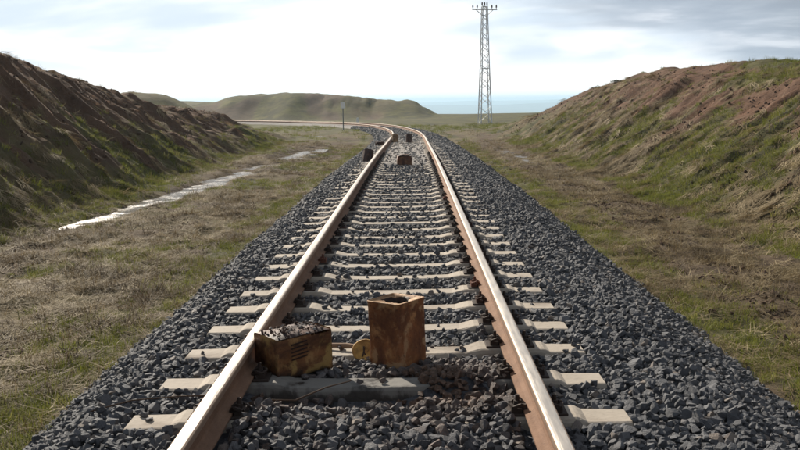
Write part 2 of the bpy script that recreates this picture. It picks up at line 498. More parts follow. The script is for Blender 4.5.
rust_mat('rusty_can', (0.095, 0.034, 0.016), (0.27, 0.105, 0.038), (0.44, 0.23, 0.095), (-0.02, 0.05), paint=(0.40, 0.25, 0.13))
rust_mat('rusty_can_inside', (0.012, 0.007, 0.005), (0.04, 0.018, 0.01), (0.07, 0.03, 0.014), (-0.02, 0.0))  # rust taken near black: the shade inside the opening is put into the colour
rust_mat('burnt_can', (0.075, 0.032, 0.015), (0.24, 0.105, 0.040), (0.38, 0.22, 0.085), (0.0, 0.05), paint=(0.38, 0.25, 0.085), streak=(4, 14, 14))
rust_mat('pale_rim', (0.16, 0.075, 0.030), (0.32, 0.19, 0.095), (0.48, 0.36, 0.23), (-2, -1))
rust_mat('far_can', (0.050, 0.022, 0.014), (0.140, 0.060, 0.030), (0.22, 0.120, 0.055), (-0.02, 0.05))
rust_mat('dark_can', (0.030, 0.017, 0.014), (0.075, 0.038, 0.028), (0.12, 0.065, 0.045), (-0.02, 0.02))
rust_mat('tan_can', (0.10, 0.055, 0.028), (0.25, 0.165, 0.085), (0.33, 0.23, 0.13), (-0.02, 0.04))
rust_mat('yellow_lid', (0.22, 0.120, 0.035), (0.46, 0.285, 0.075), (0.58, 0.39, 0.14), (-2, -1), streak=(9, 9, 9))
rust_mat('black_print', (0.020, 0.010, 0.008), (0.045, 0.020, 0.012), (0.07, 0.03, 0.015), (-2, -1))


def plain(key, c1, c2, scale, rough=0.8, metal=0.0, spec=0.3):
    m, T = new_mat(key); MAT[key] = m
    oc = T.n('ShaderNodeTexCoord').outputs['Object']
    n1 = T.noise(oc, scale, 5, 0.6)
    finish(T, T.mix(n1, c1, c2), rough, metal, n1, 0.004, spec, 0.4)


plain('stick_wood', (0.17, 0.105, 0.065), (0.36, 0.25, 0.17), 18)
plain('wire_iron', (0.045, 0.026, 0.018), (0.13, 0.08, 0.05), 30)
plain('galvanised_steel', (0.50, 0.51, 0.52), (0.66, 0.67, 0.68), 3, 0.5, 0.2, 0.5)
plain('insulator_glaze', (0.08, 0.05, 0.04), (0.13, 0.09, 0.07), 8, 0.25)
plain('sign_plate', (0.70, 0.71, 0.70), (0.80, 0.80, 0.79), 6, 0.5)
plain('sign_post_steel', (0.13, 0.14, 0.13), (0.22, 0.23, 0.22), 6, 0.6, 0.2)
plain('whitewash', (0.66, 0.65, 0.62), (0.80, 0.79, 0.76), 6)

# plants
def blade_mat(key, cols, translucent=0.35):
    m, T = new_mat(key); MAT[key] = m
    rnd = T.n('ShaderNodeObjectInfo').outputs['Random']
    oc = T.n('ShaderNodeTexCoord').outputs['Object']
    v = T.math('ADD', T.math('MULTIPLY', rnd, 0.6), T.math('MULTIPLY', T.noise(oc, 14, 2, 0.5), 0.5), clamp=True)
    c = T.mix(T.smooth(v, 0.1, 0.5), cols[0], cols[1])
    c = T.mix(T.smooth(v, 0.55, 0.95), c, cols[2])
    d = T.n('ShaderNodeBsdfPrincipled')
    T.set(d.inputs['Base Color'], c); d.inputs['Roughness'].default_value = 0.75
    d.inputs['Specular IOR Level'].default_value = 0.2
    tr = T.n('ShaderNodeBsdfTranslucent'); T.set(tr.inputs[0], c)
    mx = T.n('ShaderNodeMixShader'); mx.inputs[0].default_value = translucent
    T.set(mx.inputs[1], d.outputs[0]); T.set(mx.inputs[2], tr.outputs[0])
    T.set(T.n('ShaderNodeOutputMaterial').inputs[0], mx.outputs[0])


blade_mat('green_grass', ((0.072, 0.080, 0.016), (0.160, 0.175, 0.030), (0.265, 0.250, 0.070)))
blade_mat('dry_grass', ((0.085, 0.056, 0.028), (0.195, 0.145, 0.075), (0.44, 0.36, 0.22)), 0.25)
blade_mat('dead_weed', ((0.050, 0.034, 0.022), (0.120, 0.085, 0.055), (0.30, 0.235, 0.155)), 0.15)
blade_mat('shrub_leaf', ((0.028, 0.042, 0.012), (0.055, 0.075, 0.020), (0.09, 0.105, 0.035)))

m, T = new_mat('murky_water'); MAT['water'] = m
geo = T.n('ShaderNodeNewGeometry').outputs['Position']
finish(T, (0.13, 0.108, 0.082), T.smooth(T.noise(geo, 2.2, 4, 0.6), 0.38, 0.62, 0.10, 0.40), 0, T.noise(geo, 7, 4, 0.6), 0.05, 0.9, 0.55)

# ------------------------------------------------------------------ object helpers
def link(name, mesh, parent=None, mats=()):
    o = bpy.data.objects.new(name, mesh)
    COL.objects.link(o)
    if parent is not None:
        o.parent = parent
    if isinstance(mats, str):
        mats = (mats,)
    if mesh is not None and len(mesh.materials) == 0:
        for k in mats:
            mesh.materials.append(MAT[k])
    return o


def mesh_np(name, v, f, smooth=False):
    me = bpy.data.meshes.new(name)
    me.from_pydata([tuple(p) for p in v], [], [tuple(q) for q in f])
    if smooth:
        me.shade_smooth()
    me.update()
    return me


def grid_mesh(name, X, Y, Z, smooth=True):
    """X, Y, Z arrays [ny, nx]"""
    ny, nx = X.shape
    me = bpy.data.meshes.new(name)
    n = nx * ny
    i = np.arange((ny - 1) * (nx - 1)); r = i // (nx - 1); c_ = i % (nx - 1)
    a = r * nx + c_
    q = np.stack([a, a + 1, a + nx + 1, a + nx], 1).astype(np.int32)
    me.vertices.add(n)
    me.vertices.foreach_set('co', np.stack([X, Y, Z], -1).astype(np.float32).ravel())
    me.loops.add(q.size)
    me.loops.foreach_set('vertex_index', q.ravel())
    me.polygons.add(len(q))
    me.polygons.foreach_set('loop_start', np.arange(0, q.size, 4, dtype=np.int32))
    me.polygons.foreach_set('loop_total', np.full(len(q), 4, dtype=np.int32))
    me.update(calc_edges=True)
    if smooth:
        me.shade_smooth()
    return me


def tag(o, label, cat, group=None):
    o['label'] = label
    o['category'] = cat
    if group:
        o['group'] = group
    return o


def struct(o):
    o['kind'] = 'structure'
    return o


def bm_mesh(bm, name, smooth=False):
    me = bpy.data.meshes.new(name)
    bmesh.ops.recalc_face_normals(bm, faces=bm.faces)
    bm.to_mesh(me); bm.free()
    if smooth:
        me.shade_smooth()
    return me


def empty(name, loc=(0, 0, 0), rot=(0, 0, 0)):
    o = bpy.data.objects.new(name, None)
    o.empty_display_size = 0.1
    COL.objects.link(o)
    o.location = loc; o.rotation_euler = rot
    return o


def bar(bm, a, b, w, h=None):
    a = Vector(a); b = Vector(b); h = h or w
    d = b - a
    q = d.to_track_quat('Z', 'Y').to_matrix().to_4x4()
    r = bmesh.ops.create_cube(bm, size=1.0)
    bmesh.ops.transform(bm, matrix=Matrix.Translation((a + b) / 2) @ q @ Matrix.Diagonal((w, h, d.length, 1)), verts=r['verts'])
    return r['verts']


def tube(pts, rads, n=8, name='tube'):
    v = []; f = []
    pts = [Vector(p) for p in pts]
    for i, p in enumerate(pts):
        d = (pts[min(i + 1, len(pts) - 1)] - pts[max(i - 1, 0)]).normalized()
        s = d.cross(Vector((0, 0, 1)))
        s = s.normalized() if s.length > 1e-4 else Vector((1, 0, 0))
        t = s.cross(d)
        for k in range(n):
            a = 2 * math.pi * k / n
            v.append(p + (s * math.cos(a) + t * math.sin(a)) * rads[i])
    for i in range(len(pts) - 1):
        for k in range(n):
            f.append((i * n + k, i * n + (k + 1) % n, (i + 1) * n + (k + 1) % n, (i + 1) * n + k))
    f.append(tuple(range(n))); f.append(tuple(range((len(pts) - 1) * n, len(pts) * n)))
    return mesh_np(name, v, f, True)


# scatter: one object, instances on its points through geometry nodes
def scatter(name, pts, rot, scl, idx, protos, extra=None, parent=None):
    me = bpy.data.meshes.new(name)
    me.vertices.add(len(pts))
    me.vertices.foreach_set('co', np.asarray(pts, np.float32).ravel())
    for nm, typ, arr in (('rot', 'FLOAT_VECTOR', rot), ('scl', 'FLOAT_VECTOR', scl)):
        at = me.attributes.new(nm, typ, 'POINT')
        at.data.foreach_set('vector', np.asarray(arr, np.float32).ravel())
    at = me.attributes.new('idx', 'INT', 'POINT')
    at.data.foreach_set('value', np.asarray(idx, np.int32))
    for nm, arr in (extra or {}).items():
        at = me.attributes.new(nm, 'FLOAT', 'POINT')
        at.data.foreach_set('value', np.asarray(arr, np.float32))
    o = bpy.data.objects.new(name, me)
    COL.objects.link(o)
    if parent is not None:
        o.parent = parent
    g = bpy.data.node_groups.new(name + '_scatter', 'GeometryNodeTree')
    g.interface.new_socket('Geometry', in_out='INPUT', socket_type='NodeSocketGeometry')
    g.interface.new_socket('Geometry', in_out='OUTPUT', socket_type='NodeSocketGeometry')
    gi = g.nodes.new('NodeGroupInput'); go = g.nodes.new('NodeGroupOutput')
    ip = g.nodes.new('GeometryNodeInstanceOnPoints')
    ci = g.nodes.new('GeometryNodeCollectionInfo')
    ci.inputs['Collection'].default_value = protos
    ci.inputs['Separate Children'].default_value = True
    ci.inputs['Reset Children'].default_value = True

    def na(attr, typ):
        n = g.nodes.new('GeometryNodeInputNamedAttribute')
        n.data_type = typ
        n.inputs['Name'].default_value = attr
        return n.outputs['Attribute']
    g.links.new(gi.outputs[0], ip.inputs['Points'])
    g.links.new(ci.outputs[0], ip.inputs['Instance'])
    ip.inputs['Pick Instance'].default_value = True
    g.links.new(na('idx', 'INT'), ip.inputs['Instance Index'])
    g.links.new(na('rot', 'FLOAT_VECTOR'), ip.inputs['Rotation'])
    g.links.new(na('scl', 'FLOAT_VECTOR'), ip.inputs['Scale'])
    g.links.new(ip.outputs[0], go.inputs[0])
    md = o.modifiers.new('scatter', 'NODES')
    md.node_group = g
    o['kind'] = 'stuff'
    return o


def proto_collection(name, meshes):
    c_ = bpy.data.collections.new(name)
    for i, me in enumerate(meshes):
        o = bpy.data.objects.new('%s_%02d' % (name, i), me)
        c_.objects.link(o)
    return c_


def align_euler(n, yaw):
    """Euler angles that spin by yaw about z and then tip z onto the normals n"""
    n = np.asarray(n, float)
    c_, s_ = np.cos(yaw), np.sin(yaw)
    t = np.stack([np.ones(len(n)), np.zeros(len(n)), np.zeros(len(n))], 1)
    t = t - n * np.sum(t * n, 1)[:, None]
    t /= np.linalg.norm(t, axis=1)[:, None]
    b = np.cross(n, t)
    X = t * c_[:, None] + b * s_[:, None]
    Yv = -t * s_[:, None] + b * c_[:, None]
    return np.stack([np.arctan2(Yv[:, 2], n[:, 2]), -np.arcsin(np.clip(X[:, 2], -1, 1)), np.arctan2(X[:, 1], X[:, 0])], 1)


# ------------------------------------------------------------------ ground sheet
def axis(parts, grow=1.16, to=9000):
    a = [parts[0][0]]
    for s, e, st in parts:
        n = max(1, int(round((e - s) / st)))
        a += list(np.linspace(s, e, n + 1)[1:])
    st = parts[-1][2]
    while a[-1] < to:
        st *= grow
        a.append(a[-1] + st)
    return np.array(a)


xr = axis([(0, 2.0, 0.4), (2.0, 12.5, 0.10), (12.5, 40, 0.9)])
xl = axis([(0, 1.8, 0.4), (1.8, 12.5, 0.10), (12.5, 40, 0.7)])
gx = np.concatenate([-xl[::-1], xr[1:]])
yf = axis([(3.0, 31, 0.11), (31, 43, 0.16), (43, 72, 0.3), (72, 180, 0.8)], 1.12, 11000)
gy = np.concatenate([[-60, -30, -15, -8, -4, -1, 1, 2], yf])
GX, GY = np.meshgrid(gx, gy)
GZ = ground(GX, GY)
me = grid_mesh('ground', GX, GY, GZ)
g_, s_, r_ = cover(GX, GY)
ca = me.color_attributes.new('cover', 'FLOAT_COLOR', 'POINT')
ca.data.foreach_set('color', np.stack([g_, s_, r_, np.ones_like(g_)], -1).astype(np.float32).ravel())
struct(link('ground', me, None, 'ground'))

# far hazy ridges on the plain
for k, (d, z0, amp, sd) in enumerate(((3200, -62, 30, 301), (5200, -62, 56, 302), (7600, -62, 81, 303))):
    th = np.linspace(-0.75, 0.75, 140)
    prof = 0.72 + 0.5 * fbm(th * 7 + k * 3.7, 0 * th, sd, 4)
    rows = []
    for rr, hf in ((-0.16, 0.0), (-0.07, 0.45), (0.0, 1.0), (0.05, 0.9), (0.15, 0.0)):
        R_ = d * (1 + rr)
        rows.append(np.stack([R_ * np.sin(th), R_ * np.cos(th), z0 - 2 + amp * prof * hf + 0 * th], -1))
    A = np.array(rows)
    me = grid_mesh('far_hills', A[..., 0], A[..., 1], A[..., 2])
    ca = me.color_attributes.new('cover', 'FLOAT_COLOR', 'POINT')
    ca.data.foreach_set('color', np.tile(np.array([0.55, 0.2, 0.1, 1], np.float32), A.shape[0] * A.shape[1]))
    struct(link('hills', me, None, 'ground'))

# standing water in the ditch: flat sheets, the ground's own hollows give them their outlines
def puddle(y0, y1, level, xa, xb):
    ys = np.linspace(y0, y1, 24)
    A = np.stack([np.stack([np.interp(ys, *DITCH) + xa if xa is not None and abs(xa) < 3 else 0 * ys + xa, ys, 0 * ys + level], -1),
                  np.stack([np.interp(ys, *DITCH) + xb if abs(xb) < 3 else 0 * ys + xb, ys, 0 * ys + level], -1)], 1)
    me = grid_mesh('puddle', A[..., 0], A[..., 1], A[..., 2])
    struct(link('puddle', me, None, 'water'))


puddle(14.6, 31.2, -0.578, -0.75, 0.75)
puddle(32.6, 41.8, -0.618, -0.95, 0.85)
puddle(56.0, 61.0, -0.700, -8.0, -4.2)
puddle(29.5, 41.0, -0.718, 3.85, 5.1)

# ------------------------------------------------------------------ ballast bed
def bed_z(s, u):
    """height of the ballast surface relative to the sleeper seats"""
    s = np.asarray(s, float); u = np.asarray(u, float)
    z = -0.043 + 0 * u
    z = z - np.where(u < -1.42, (-1.42 - u) * 0.66, 0) - np.where(u > 1.72, (u - 1.72) * 0.56, 0)
    out = np.clip((np.abs(u) - 1.3) / 0.6, 0, 1)
    z = z + 0.05 * fbm(s * 1.1, u * 1.1, 401, 3) * (0.6 + 1.2 * out)
    inn = 1 - sst(0.60, 0.70, np.abs(u))
    # heap over the nearest sleeper, hollow in front of the second one
    z = z + inn * (0.024 + 0.045 * sst(0.42, 0.56, np.abs(u))) * np.exp(-((s - 4.20) / 0.26) ** 4)
    z = z - inn * 0.115 * np.exp(-((s - 4.64) / 0.15) ** 2)
    z = z + inn * 0.10 * sst(0.10, 0.35, u) * np.exp(-((s - 4.72) / 0.28) ** 2)
    # spread ash and dust farther along
    z = z + inn * 0.046 * sst(22.3, 22.9, s) * (1 - sst(36, 40, s))
    return z


ss = np.concatenate([np.arange(-2.5, 14, 0.08), np.arange(14, 40, 0.16), np.arange(40, 140.1, 0.5)])
uu = np.concatenate([np.arange(-2.55, -0.7, 0.08), np.arange(-0.7, 0.7, 0.08), np.arange(0.7, 3.15, 0.08)])
SS, UU = np.meshgrid(ss, uu, indexing='ij')
ZZ = bed_z(SS, UU) - 0.012
bx_, by_, bz_ = on_track(SS, UU, ZZ)
me = grid_mesh('ballast', bx_, by_, bz_)
dust = sst(21.8, 23.5, SS) * (1 - 0.7 * sst(40, 60, SS)) * (1 - sst(0.9, 1.5, np.abs(UU + 0.1))) * 0.9
dust = np.maximum(dust, 0.75 * sst(45, 75, SS))
at = me.attributes.new('cover', 'FLOAT', 'POINT')
at.data.foreach_set('value', dust.astype(np.float32).ravel())
ballast = struct(link('ballast', me, None, 'bed'))

# crushed stone shapes
def stone_mesh(k):
    rr = random.Random(100 + k)
    bm = bmesh.new()
    sx, sy, sz = 1.0, rr.uniform(0.72, 0.95), rr.uniform(0.55, 0.8)
    for i in range(15):
        v = Vector((rr.gauss(0, 1), rr.gauss(0, 1), rr.gauss(0, 1))).normalized() * rr.uniform(0.85, 1.1)
        bm.verts.new((v.x * sx, v.y * sy, v.z * sz))
    r = bmesh.ops.convex_hull(bm, input=bm.verts)
    bmesh.ops.delete(bm, geom=list({e for e in r['geom_interior'] if isinstance(e, bmesh.types.BMVert)}), context='VERTS')
    bmesh.ops.recalc_face_normals(bm, faces=bm.faces)
    me = bpy.data.meshes.new('stone')
    bm.to_mesh(me); bm.free()
    me.materials.append(MAT['stone'])
    return me


STONES = [stone_mesh(k) for k in range(12)]
stone_kinds = proto_collection('stone_kinds', STONES)

SL0, SLD = 4.27, 0.6                      # first sleeper in view and the spacing


def jitter_grid(s0, s1, u0, u1, cell):
    ns = int((s1 - s0) / cell); nu = int((u1 - u0) / cell)
    a, b = np.meshgrid(np.arange(ns), np.arange(nu), indexing='ij')
    s = s0 + (a + RNG.random(a.shape)) * cell
    u = u0 + (b + RNG.random(a.shape)) * cell
    return s.ravel(), u.ravel()


def stone_field():
    S_, U_, R_ = [], [], []
    for s0, s1, cell, rad in ((3.2, 9.0, 0.034, 0.0270), (9.0, 16, 0.040, 0.0295), (16, 26, 0.050, 0.034), (26, 44, 0.075, 0.045), (44, 80, 0.13, 0.07)):
        s, u = jitter_grid(s0, s1, -2.45, 3.05, cell)
        S_.append(s); U_.append(u); R_.append(rad * np.clip(np.exp(RNG.normal(0, 0.24, len(s))), 0.5, 1.55))
    s = np.concatenate(S_); u = np.concatenate(U_); r = np.concatenate(R_)
    z = bed_z(s, u) + RNG.normal(0, 0.010, len(s)) + 0.0
    # ragged toe of the bed
    toe = (fbm(s * 1.3, u * 0.3, 421, 3) * 0.5 + fbm(s * 0.35, u * 0 + np.sign(u) * 9, 425, 2) * 0.55) * np.sign(-u) + RNG.exponential(0.035, len(s)) * np.sign(-u) * -1
    keep = (u > -2.10 + np.where(u < 0, toe, 0)) & (u < 2.68 + np.where(u > 0, toe, 0))
    au = np.abs(u)
    keep &= ~((np.abs(au - 0.7525) < 0.052 + r * 0.7))                       # rails
    ds = np.abs((s - SL0 + SLD / 2) % SLD - SLD / 2)
    on = (ds < 0.105 + 0.35 * r) & (au < 1.205 + r * 0.4)
    buried = ((s < 4.5) & (au < 0.69)) | ((u > 0.24 + 0.12 * fbm(s * 6, u * 6, 463, 2)) & (u < 0.69) & (s < 5.0))
    top = -0.03 + 0.45 * r
    stray = on & ~buried & (RNG.random(len(s)) < np.where((au < 0.55), 0.055, 0.03) * (0.3 + 3.0 * np.clip(fbm(np.round((s - SL0) / SLD) * 3.7, u * 2.2, 461, 2) + 0.15, 0, 1)) + 0.20 * (s > 22.4) * (au < 0.6) * (s < 38)) & (ds < 0.08)
    z = np.where(stray, top, z)
    keep &= (~on) | buried | stray
    # shovelled-in collar of stone round the clips
    keep &= ~((np.abs(au - 0.7525) < 0.17) & (ds < 0.13) & (RNG.random(len(s)) < 0.7))
    # nothing inside the two cans
    keep &= ~((np.hypot(u - 0.08, s - 5.29) < 0.15) | ((np.abs((u + 0.507) * 0.766 + (s - 5.10) * 0.643) < 0.19) & (np.abs(-(u + 0.507) * 0.643 + (s - 5.10) * 0.766) < 0.125)))
    keep &= ~((s > 22.4) & (s < 40) & (au < 0.68) & (RNG.random(len(s)) < 0.88))
    s, u, r, z, stray = s[keep], u[keep], r[keep], z[keep], stray[keep]
    x, y, zz = on_track(s, u, z)
    dust = np.clip(sst(21.8, 23.5, s) * (1 - sst(0.75, 1.3, np.abs(u + 0.1))) * (0.85 + 0.9 * fbm(s * 1.2, u * 1.5, 431, 3)) * (1 - 0.8 * sst(38, 50, s)), 0, 0.9)
    soot = np.exp(-((s - 4.75) / 0.42) ** 2) * np.exp(-((u - 0.28) / 0.38) ** 2) + 0.9 * np.exp(-((s - 4.72) / 0.35) ** 2) * np.exp(-((u + 0.60) / 0.22) ** 2)
    soot = np.clip(soot * 1.25 + 0.8 * fbm(s * 4, u * 4, 441, 2) * (soot > 0.15), 0, 1)
    soot = np.maximum(soot, 0.55 * np.exp(-((np.abs(u) - 0.75) / 0.14) ** 2) * RNG.random(len(s)))
    soot = np.maximum(soot, (np.abs(u) < 0.69) * (s < 5.6) * np.where(RNG.random(len(s)) < 0.30, RNG.uniform(0.2, 0.75, len(s)), 0.08))
    tint = np.clip(RNG.beta(1.6, 3.2, len(s)) + 0.10 * fbm(s * 0.6, u * 0.6, 451, 2), 0, 0.89)
    tint = np.where(RNG.random(len(s)) < 0.05, RNG.uniform(0.92, 1.0, len(s)), tint)
    return np.stack([x, y, zz], 1), r, tint, dust, soot


pts, rad, tint, dust, soot = stone_field()
n = len(pts)
rot = RNG.uniform(0, 2 * np.pi, (n, 3)); rot[:, 0] = RNG.normal(0, 0.5, n); rot[:, 1] = RNG.normal(0, 0.5, n)
scl = np.stack([rad * RNG.uniform(0.85, 1.2, n), rad * RNG.uniform(0.85, 1.15, n), rad * RNG.uniform(0.8, 1.15, n)], 1)
idx = RNG.integers(0, len(STONES), n)
# the 300 stones that show largest are parts of their own
rel = pts - CAM
F = np.array(_f); Rv = np.array(_r2); Uv = np.array(_u2)
dep = rel @ F
inx = np.abs(rel @ Rv / dep) < 0.425
iny = np.abs(rel @ Uv / dep) < 0.238
size = np.where(inx & iny & (dep > 1), rad / dep, 0)
big = np.argsort(-size)[:300]
rest = np.ones(n, bool); rest[big] = False
for i in big:
    o = link('stone', STONES[idx[i]], ballast)
    o.location = pts[i]; o.rotation_euler = rot[i]; o.scale = scl[i]
    o['tint'] = float(tint[i]); o['dust'] = float(dust[i]); o['soot'] = float(soot[i])
scatter('ballast_stones', pts[rest], rot[rest], scl[rest], idx[rest], stone_kinds,
        dict(tint=tint[rest], dust=dust[rest], soot=soot[rest]), ballast)

# ------------------------------------------------------------------ rails
def rail_profile():
    half = [(0.0625, 0.0), (0.0625, 0.010), (0.035, 0.0165), (0.014, 0.026), (0.0085, 0.040), (0.0075, 0.075), (0.0095, 0.098),
            (0.020, 0.107), (0.0325, 0.113), (0.0335, 0.134), (0.0315, 0.1425), (0.0245, 0.1474), (0.014, 0.1487)]
    mats = [1, 1, 1, 1, 1, 1, 1, 1, 2, 2, 2, 0]     # facet below each next point: 0 top, 1 rust, 2 head edge
    pts_ = half + [(-a, b) for a, b in reversed(half)]
    fm = mats + [0] + mats[::-1] + [1]
    return pts_, fm


PRO, PM = rail_profile()


def make_rail(u0, label):
    st = np.concatenate([np.arange(-2.0, 26, 1.0), np.arange(26, 138.1, 0.75)])
    v = []; f = []; fm = []
    n_ = len(PRO)
    for s in st:
        x, y, z, th = [float(q) for q in track_at(s)]
        wob = 0.004 * float(fbm(np.array([s * 0.15]), np.array([u0]), 61, 2)[0])
        for a, b in PRO:
            uu_ = u0 + a + wob
            v.append((x + uu_ * math.cos(th), y + uu_ * math.sin(th), z + 0.0105 + b))
    for i in range(len(st) - 1):
        for k in range(n_):
            k2 = (k + 1) % n_
            f.append((i * n_ + k, i * n_ + k2, (i + 1) * n_ + k2, (i + 1) * n_ + k))
            fm.append(PM[k])
    f.append(tuple(range(n_))); fm.append(1)
    f.append(tuple(range((len(st) - 1) * n_, len(st) * n_))); fm.append(1)
    me = mesh_np('rail', v, f)
    for k in ('rail_top', 'rail_rust', 'rail_edge'):
        me.materials.append(MAT[k])
    me.polygons.foreach_set('material_index', fm)
    bm = bmesh.new(); bm.from_mesh(me)
    bmesh.ops.recalc_face_normals(bm, faces=bm.faces); bm.to_mesh(me); bm.free()
    return tag(link('rail', me), label, 'rail', 'rails of the track')


make_rail(-0.7525, 'left steel rail with rusty side in shadow and a can leaning on it')
make_rail(0.7525, 'right steel rail with sunlit rusty web, bending left in the distance')

# ------------------------------------------------------------------ sleepers
def sleeper_mesh(seed, mat):
    rr = random.Random(seed)
    half = [(1.200, -0.034, 0.090), (1.193, -0.026, 0.096), (0.985, -0.024, 0.099), (0.955, -0.006, 0.097), (0.935, -0.002, 0.096), (0.575, -0.002, 0.096), (0.545, -0.008, 0.092), (0.48, -0.026, 0.084), (0.24, -0.030, 0.080)]
    sec = [(-a, b, c_) for a, b, c_ in half] + [(0, -0.031, 0.080)] + [(a, b, c_) for a, b, c_ in reversed(half)]
    v = []; f = []
    for a, zt, w in sec:
        j = rr.uniform(-0.003, 0.003)
        bw = w + 0.035
        ring = [(-bw, -0.21), (-w - 0.012, zt - 0.022), (-w - 0.003, zt - 0.005), (-w + 0.008, zt), (w - 0.008, zt), (w + 0.003, zt - 0.005), (w + 0.012, zt - 0.022), (bw, -0.21)]
        for b, z in ring:
            v.append((a, b + j, z + (rr.uniform(-0.002, 0.002) if z > -0.1 else 0)))
    n_ = 8
    for i in range(len(sec) - 1):
        for k in range(n_):
            k2 = (k + 1) % n_
            f.append((i * n_ + k, (i + 1) * n_ + k, (i + 1) * n_ + k2, i * n_ + k2))
    f.append(tuple(range(n_))); f.append(tuple(reversed(range((len(sec) - 1) * n_, len(sec) * n_))))
    me = mesh_np('sleeper', v, f)
    bm = bmesh.new(); bm.from_mesh(me); bmesh.ops.recalc_face_normals(bm, faces=bm.faces); bm.to_mesh(me); bm.free()
    me.materials.append(MAT[mat])
    return me


def clip_mesh():
    """spring clip, bolt and nut on a stepped block, u grows away from the rail"""
    bm = bmesh.new()

    def box(u0, u1, w, z0, z1):
        r = bmesh.ops.create_cube(bm, size=1.0)
        bmesh.ops.transform(bm, matrix=Matrix.Translation(((u0 + u1) / 2, 0, (z0 + z1) / 2)) @ Matrix.Diagonal((u1 - u0, w, z1 - z0, 1)), verts=r['verts'])
    box(0.047, 0.090, 0.085, 0.022, 0.036)
    box(0.072, 0.120, 0.110, 0.0085, 0.032)
    r = bmesh.ops.create_cone(bm, cap_ends=True, segments=6, radius1=0.020, radius2=0.019, depth=0.022)
    bmesh.ops.translate(bm, verts=r['verts'], vec=(0.088, 0, 0.046))
    r = bmesh.ops.create_cone(bm, cap_ends=True, segments=8, radius1=0.0115, radius2=0.010, depth=0.050)
    bmesh.ops.translate(bm, verts=r['verts'], vec=(0.088, 0, 0.060))
    # bowed spring legs
    for sy in (-1, 1):
        for (a, b) in (((0.052, sy * 0.020, 0.030), (0.075, sy * 0.052, 0.050)), ((0.075, sy * 0.052, 0.050), (0.112, sy * 0.050, 0.036)), ((0.112, sy * 0.050, 0.036), (0.122, sy * 0.012, 0.042))):
            bar(bm, a, b, 0.014)
    me = bm_mesh(bm, 'rail_clip')
    me.materials.append(MAT['clip'])
    return me


def plate_mesh():
    bm = bmesh.new()
    r = bmesh.ops.create_cube(bm, size=1.0)
    bmesh.ops.transform(bm, matrix=Matrix.Translation((0, 0, 0.0035)) @ Matrix.Diagonal((0.29, 0.15, 0.013, 1)), verts=r['verts'])
    bmesh.ops.bevel(bm, geom=list(bm.edges), offset=0.003, segments=1, affect='EDGES')
    me = bm_mesh(bm, 'base_plate')
    me.materials.append(MAT['clip'])
    return me


CLIP, PLATE = clip_mesh(), plate_mesh()
SL_MESH = [sleeper_mesh(500 + k, 'concrete') for k in range(5)]
SL_STAIN = sleeper_mesh(520, 'stained')
ORD = ['nearest', 'second', 'third', 'fourth', 'fifth', 'sixth', 'seventh', 'eighth', 'ninth', 'tenth', 'eleventh', 'twelfth', 'thirteenth', 'fourteenth', 'fifteenth', 'sixteenth', 'seventeenth', 'eighteenth', 'nineteenth', 'twentieth'] + ['twenty-' + q for q in ('first', 'second', 'third', 'fourth', 'fifth', 'sixth', 'seventh', 'eighth', 'ninth')] + ['thirtieth', 'thirty-first', 'thirty-second']
GR = 'concrete sleepers under the rails'
for k in range(110):
    s = SL0 + SLD * k
    x, y, z, th = [float(q) for q in track_at(s)]
    e = link('sleeper', SL_STAIN if k == 1 else SL_MESH[k % 5])
    e.location = (x, y, z + random.uniform(-0.004, 0.003))
    e.rotation_euler = (0, 0, th + random.gauss(0, 0.006) + (math.pi if (k // 5) % 2 and k != 1 else 0))
    if k == 0:
        lab = 'nearest concrete sleeper, its middle buried under gravel between the rails'
    elif k == 1:
        lab = 'second concrete sleeper with black stained front face below the rusty cans'
    elif k < 32:
        lab = 'pale concrete sleeper, %s from the front, under both rails' % ORD[k]
    elif k < 55:
        lab = 'dusty concrete sleeper among the far cans where pale ash covers the track'
    else:
        lab = 'far concrete sleeper on the left-hand bend of the track'
    tag(e, lab, 'sleeper', GR if k < 32 else (GR + ' among the far cans' if k < 55 else GR + ' on the bend'))
    if k < 40:
        for u0 in (-0.7525, 0.7525):
            p = link('base_plate', PLATE, e); p.location = (u0, 0, 0)
            for sd in (1, -1):
                if random.random() < 0.04 and k > 3:
                    continue
                q = link('rail_clip', CLIP, e)
                q.location = (u0, random.uniform(-0.006, 0.006), 0)
                q.rotation_euler = (0, 0, 0 if sd > 0 else math.pi)

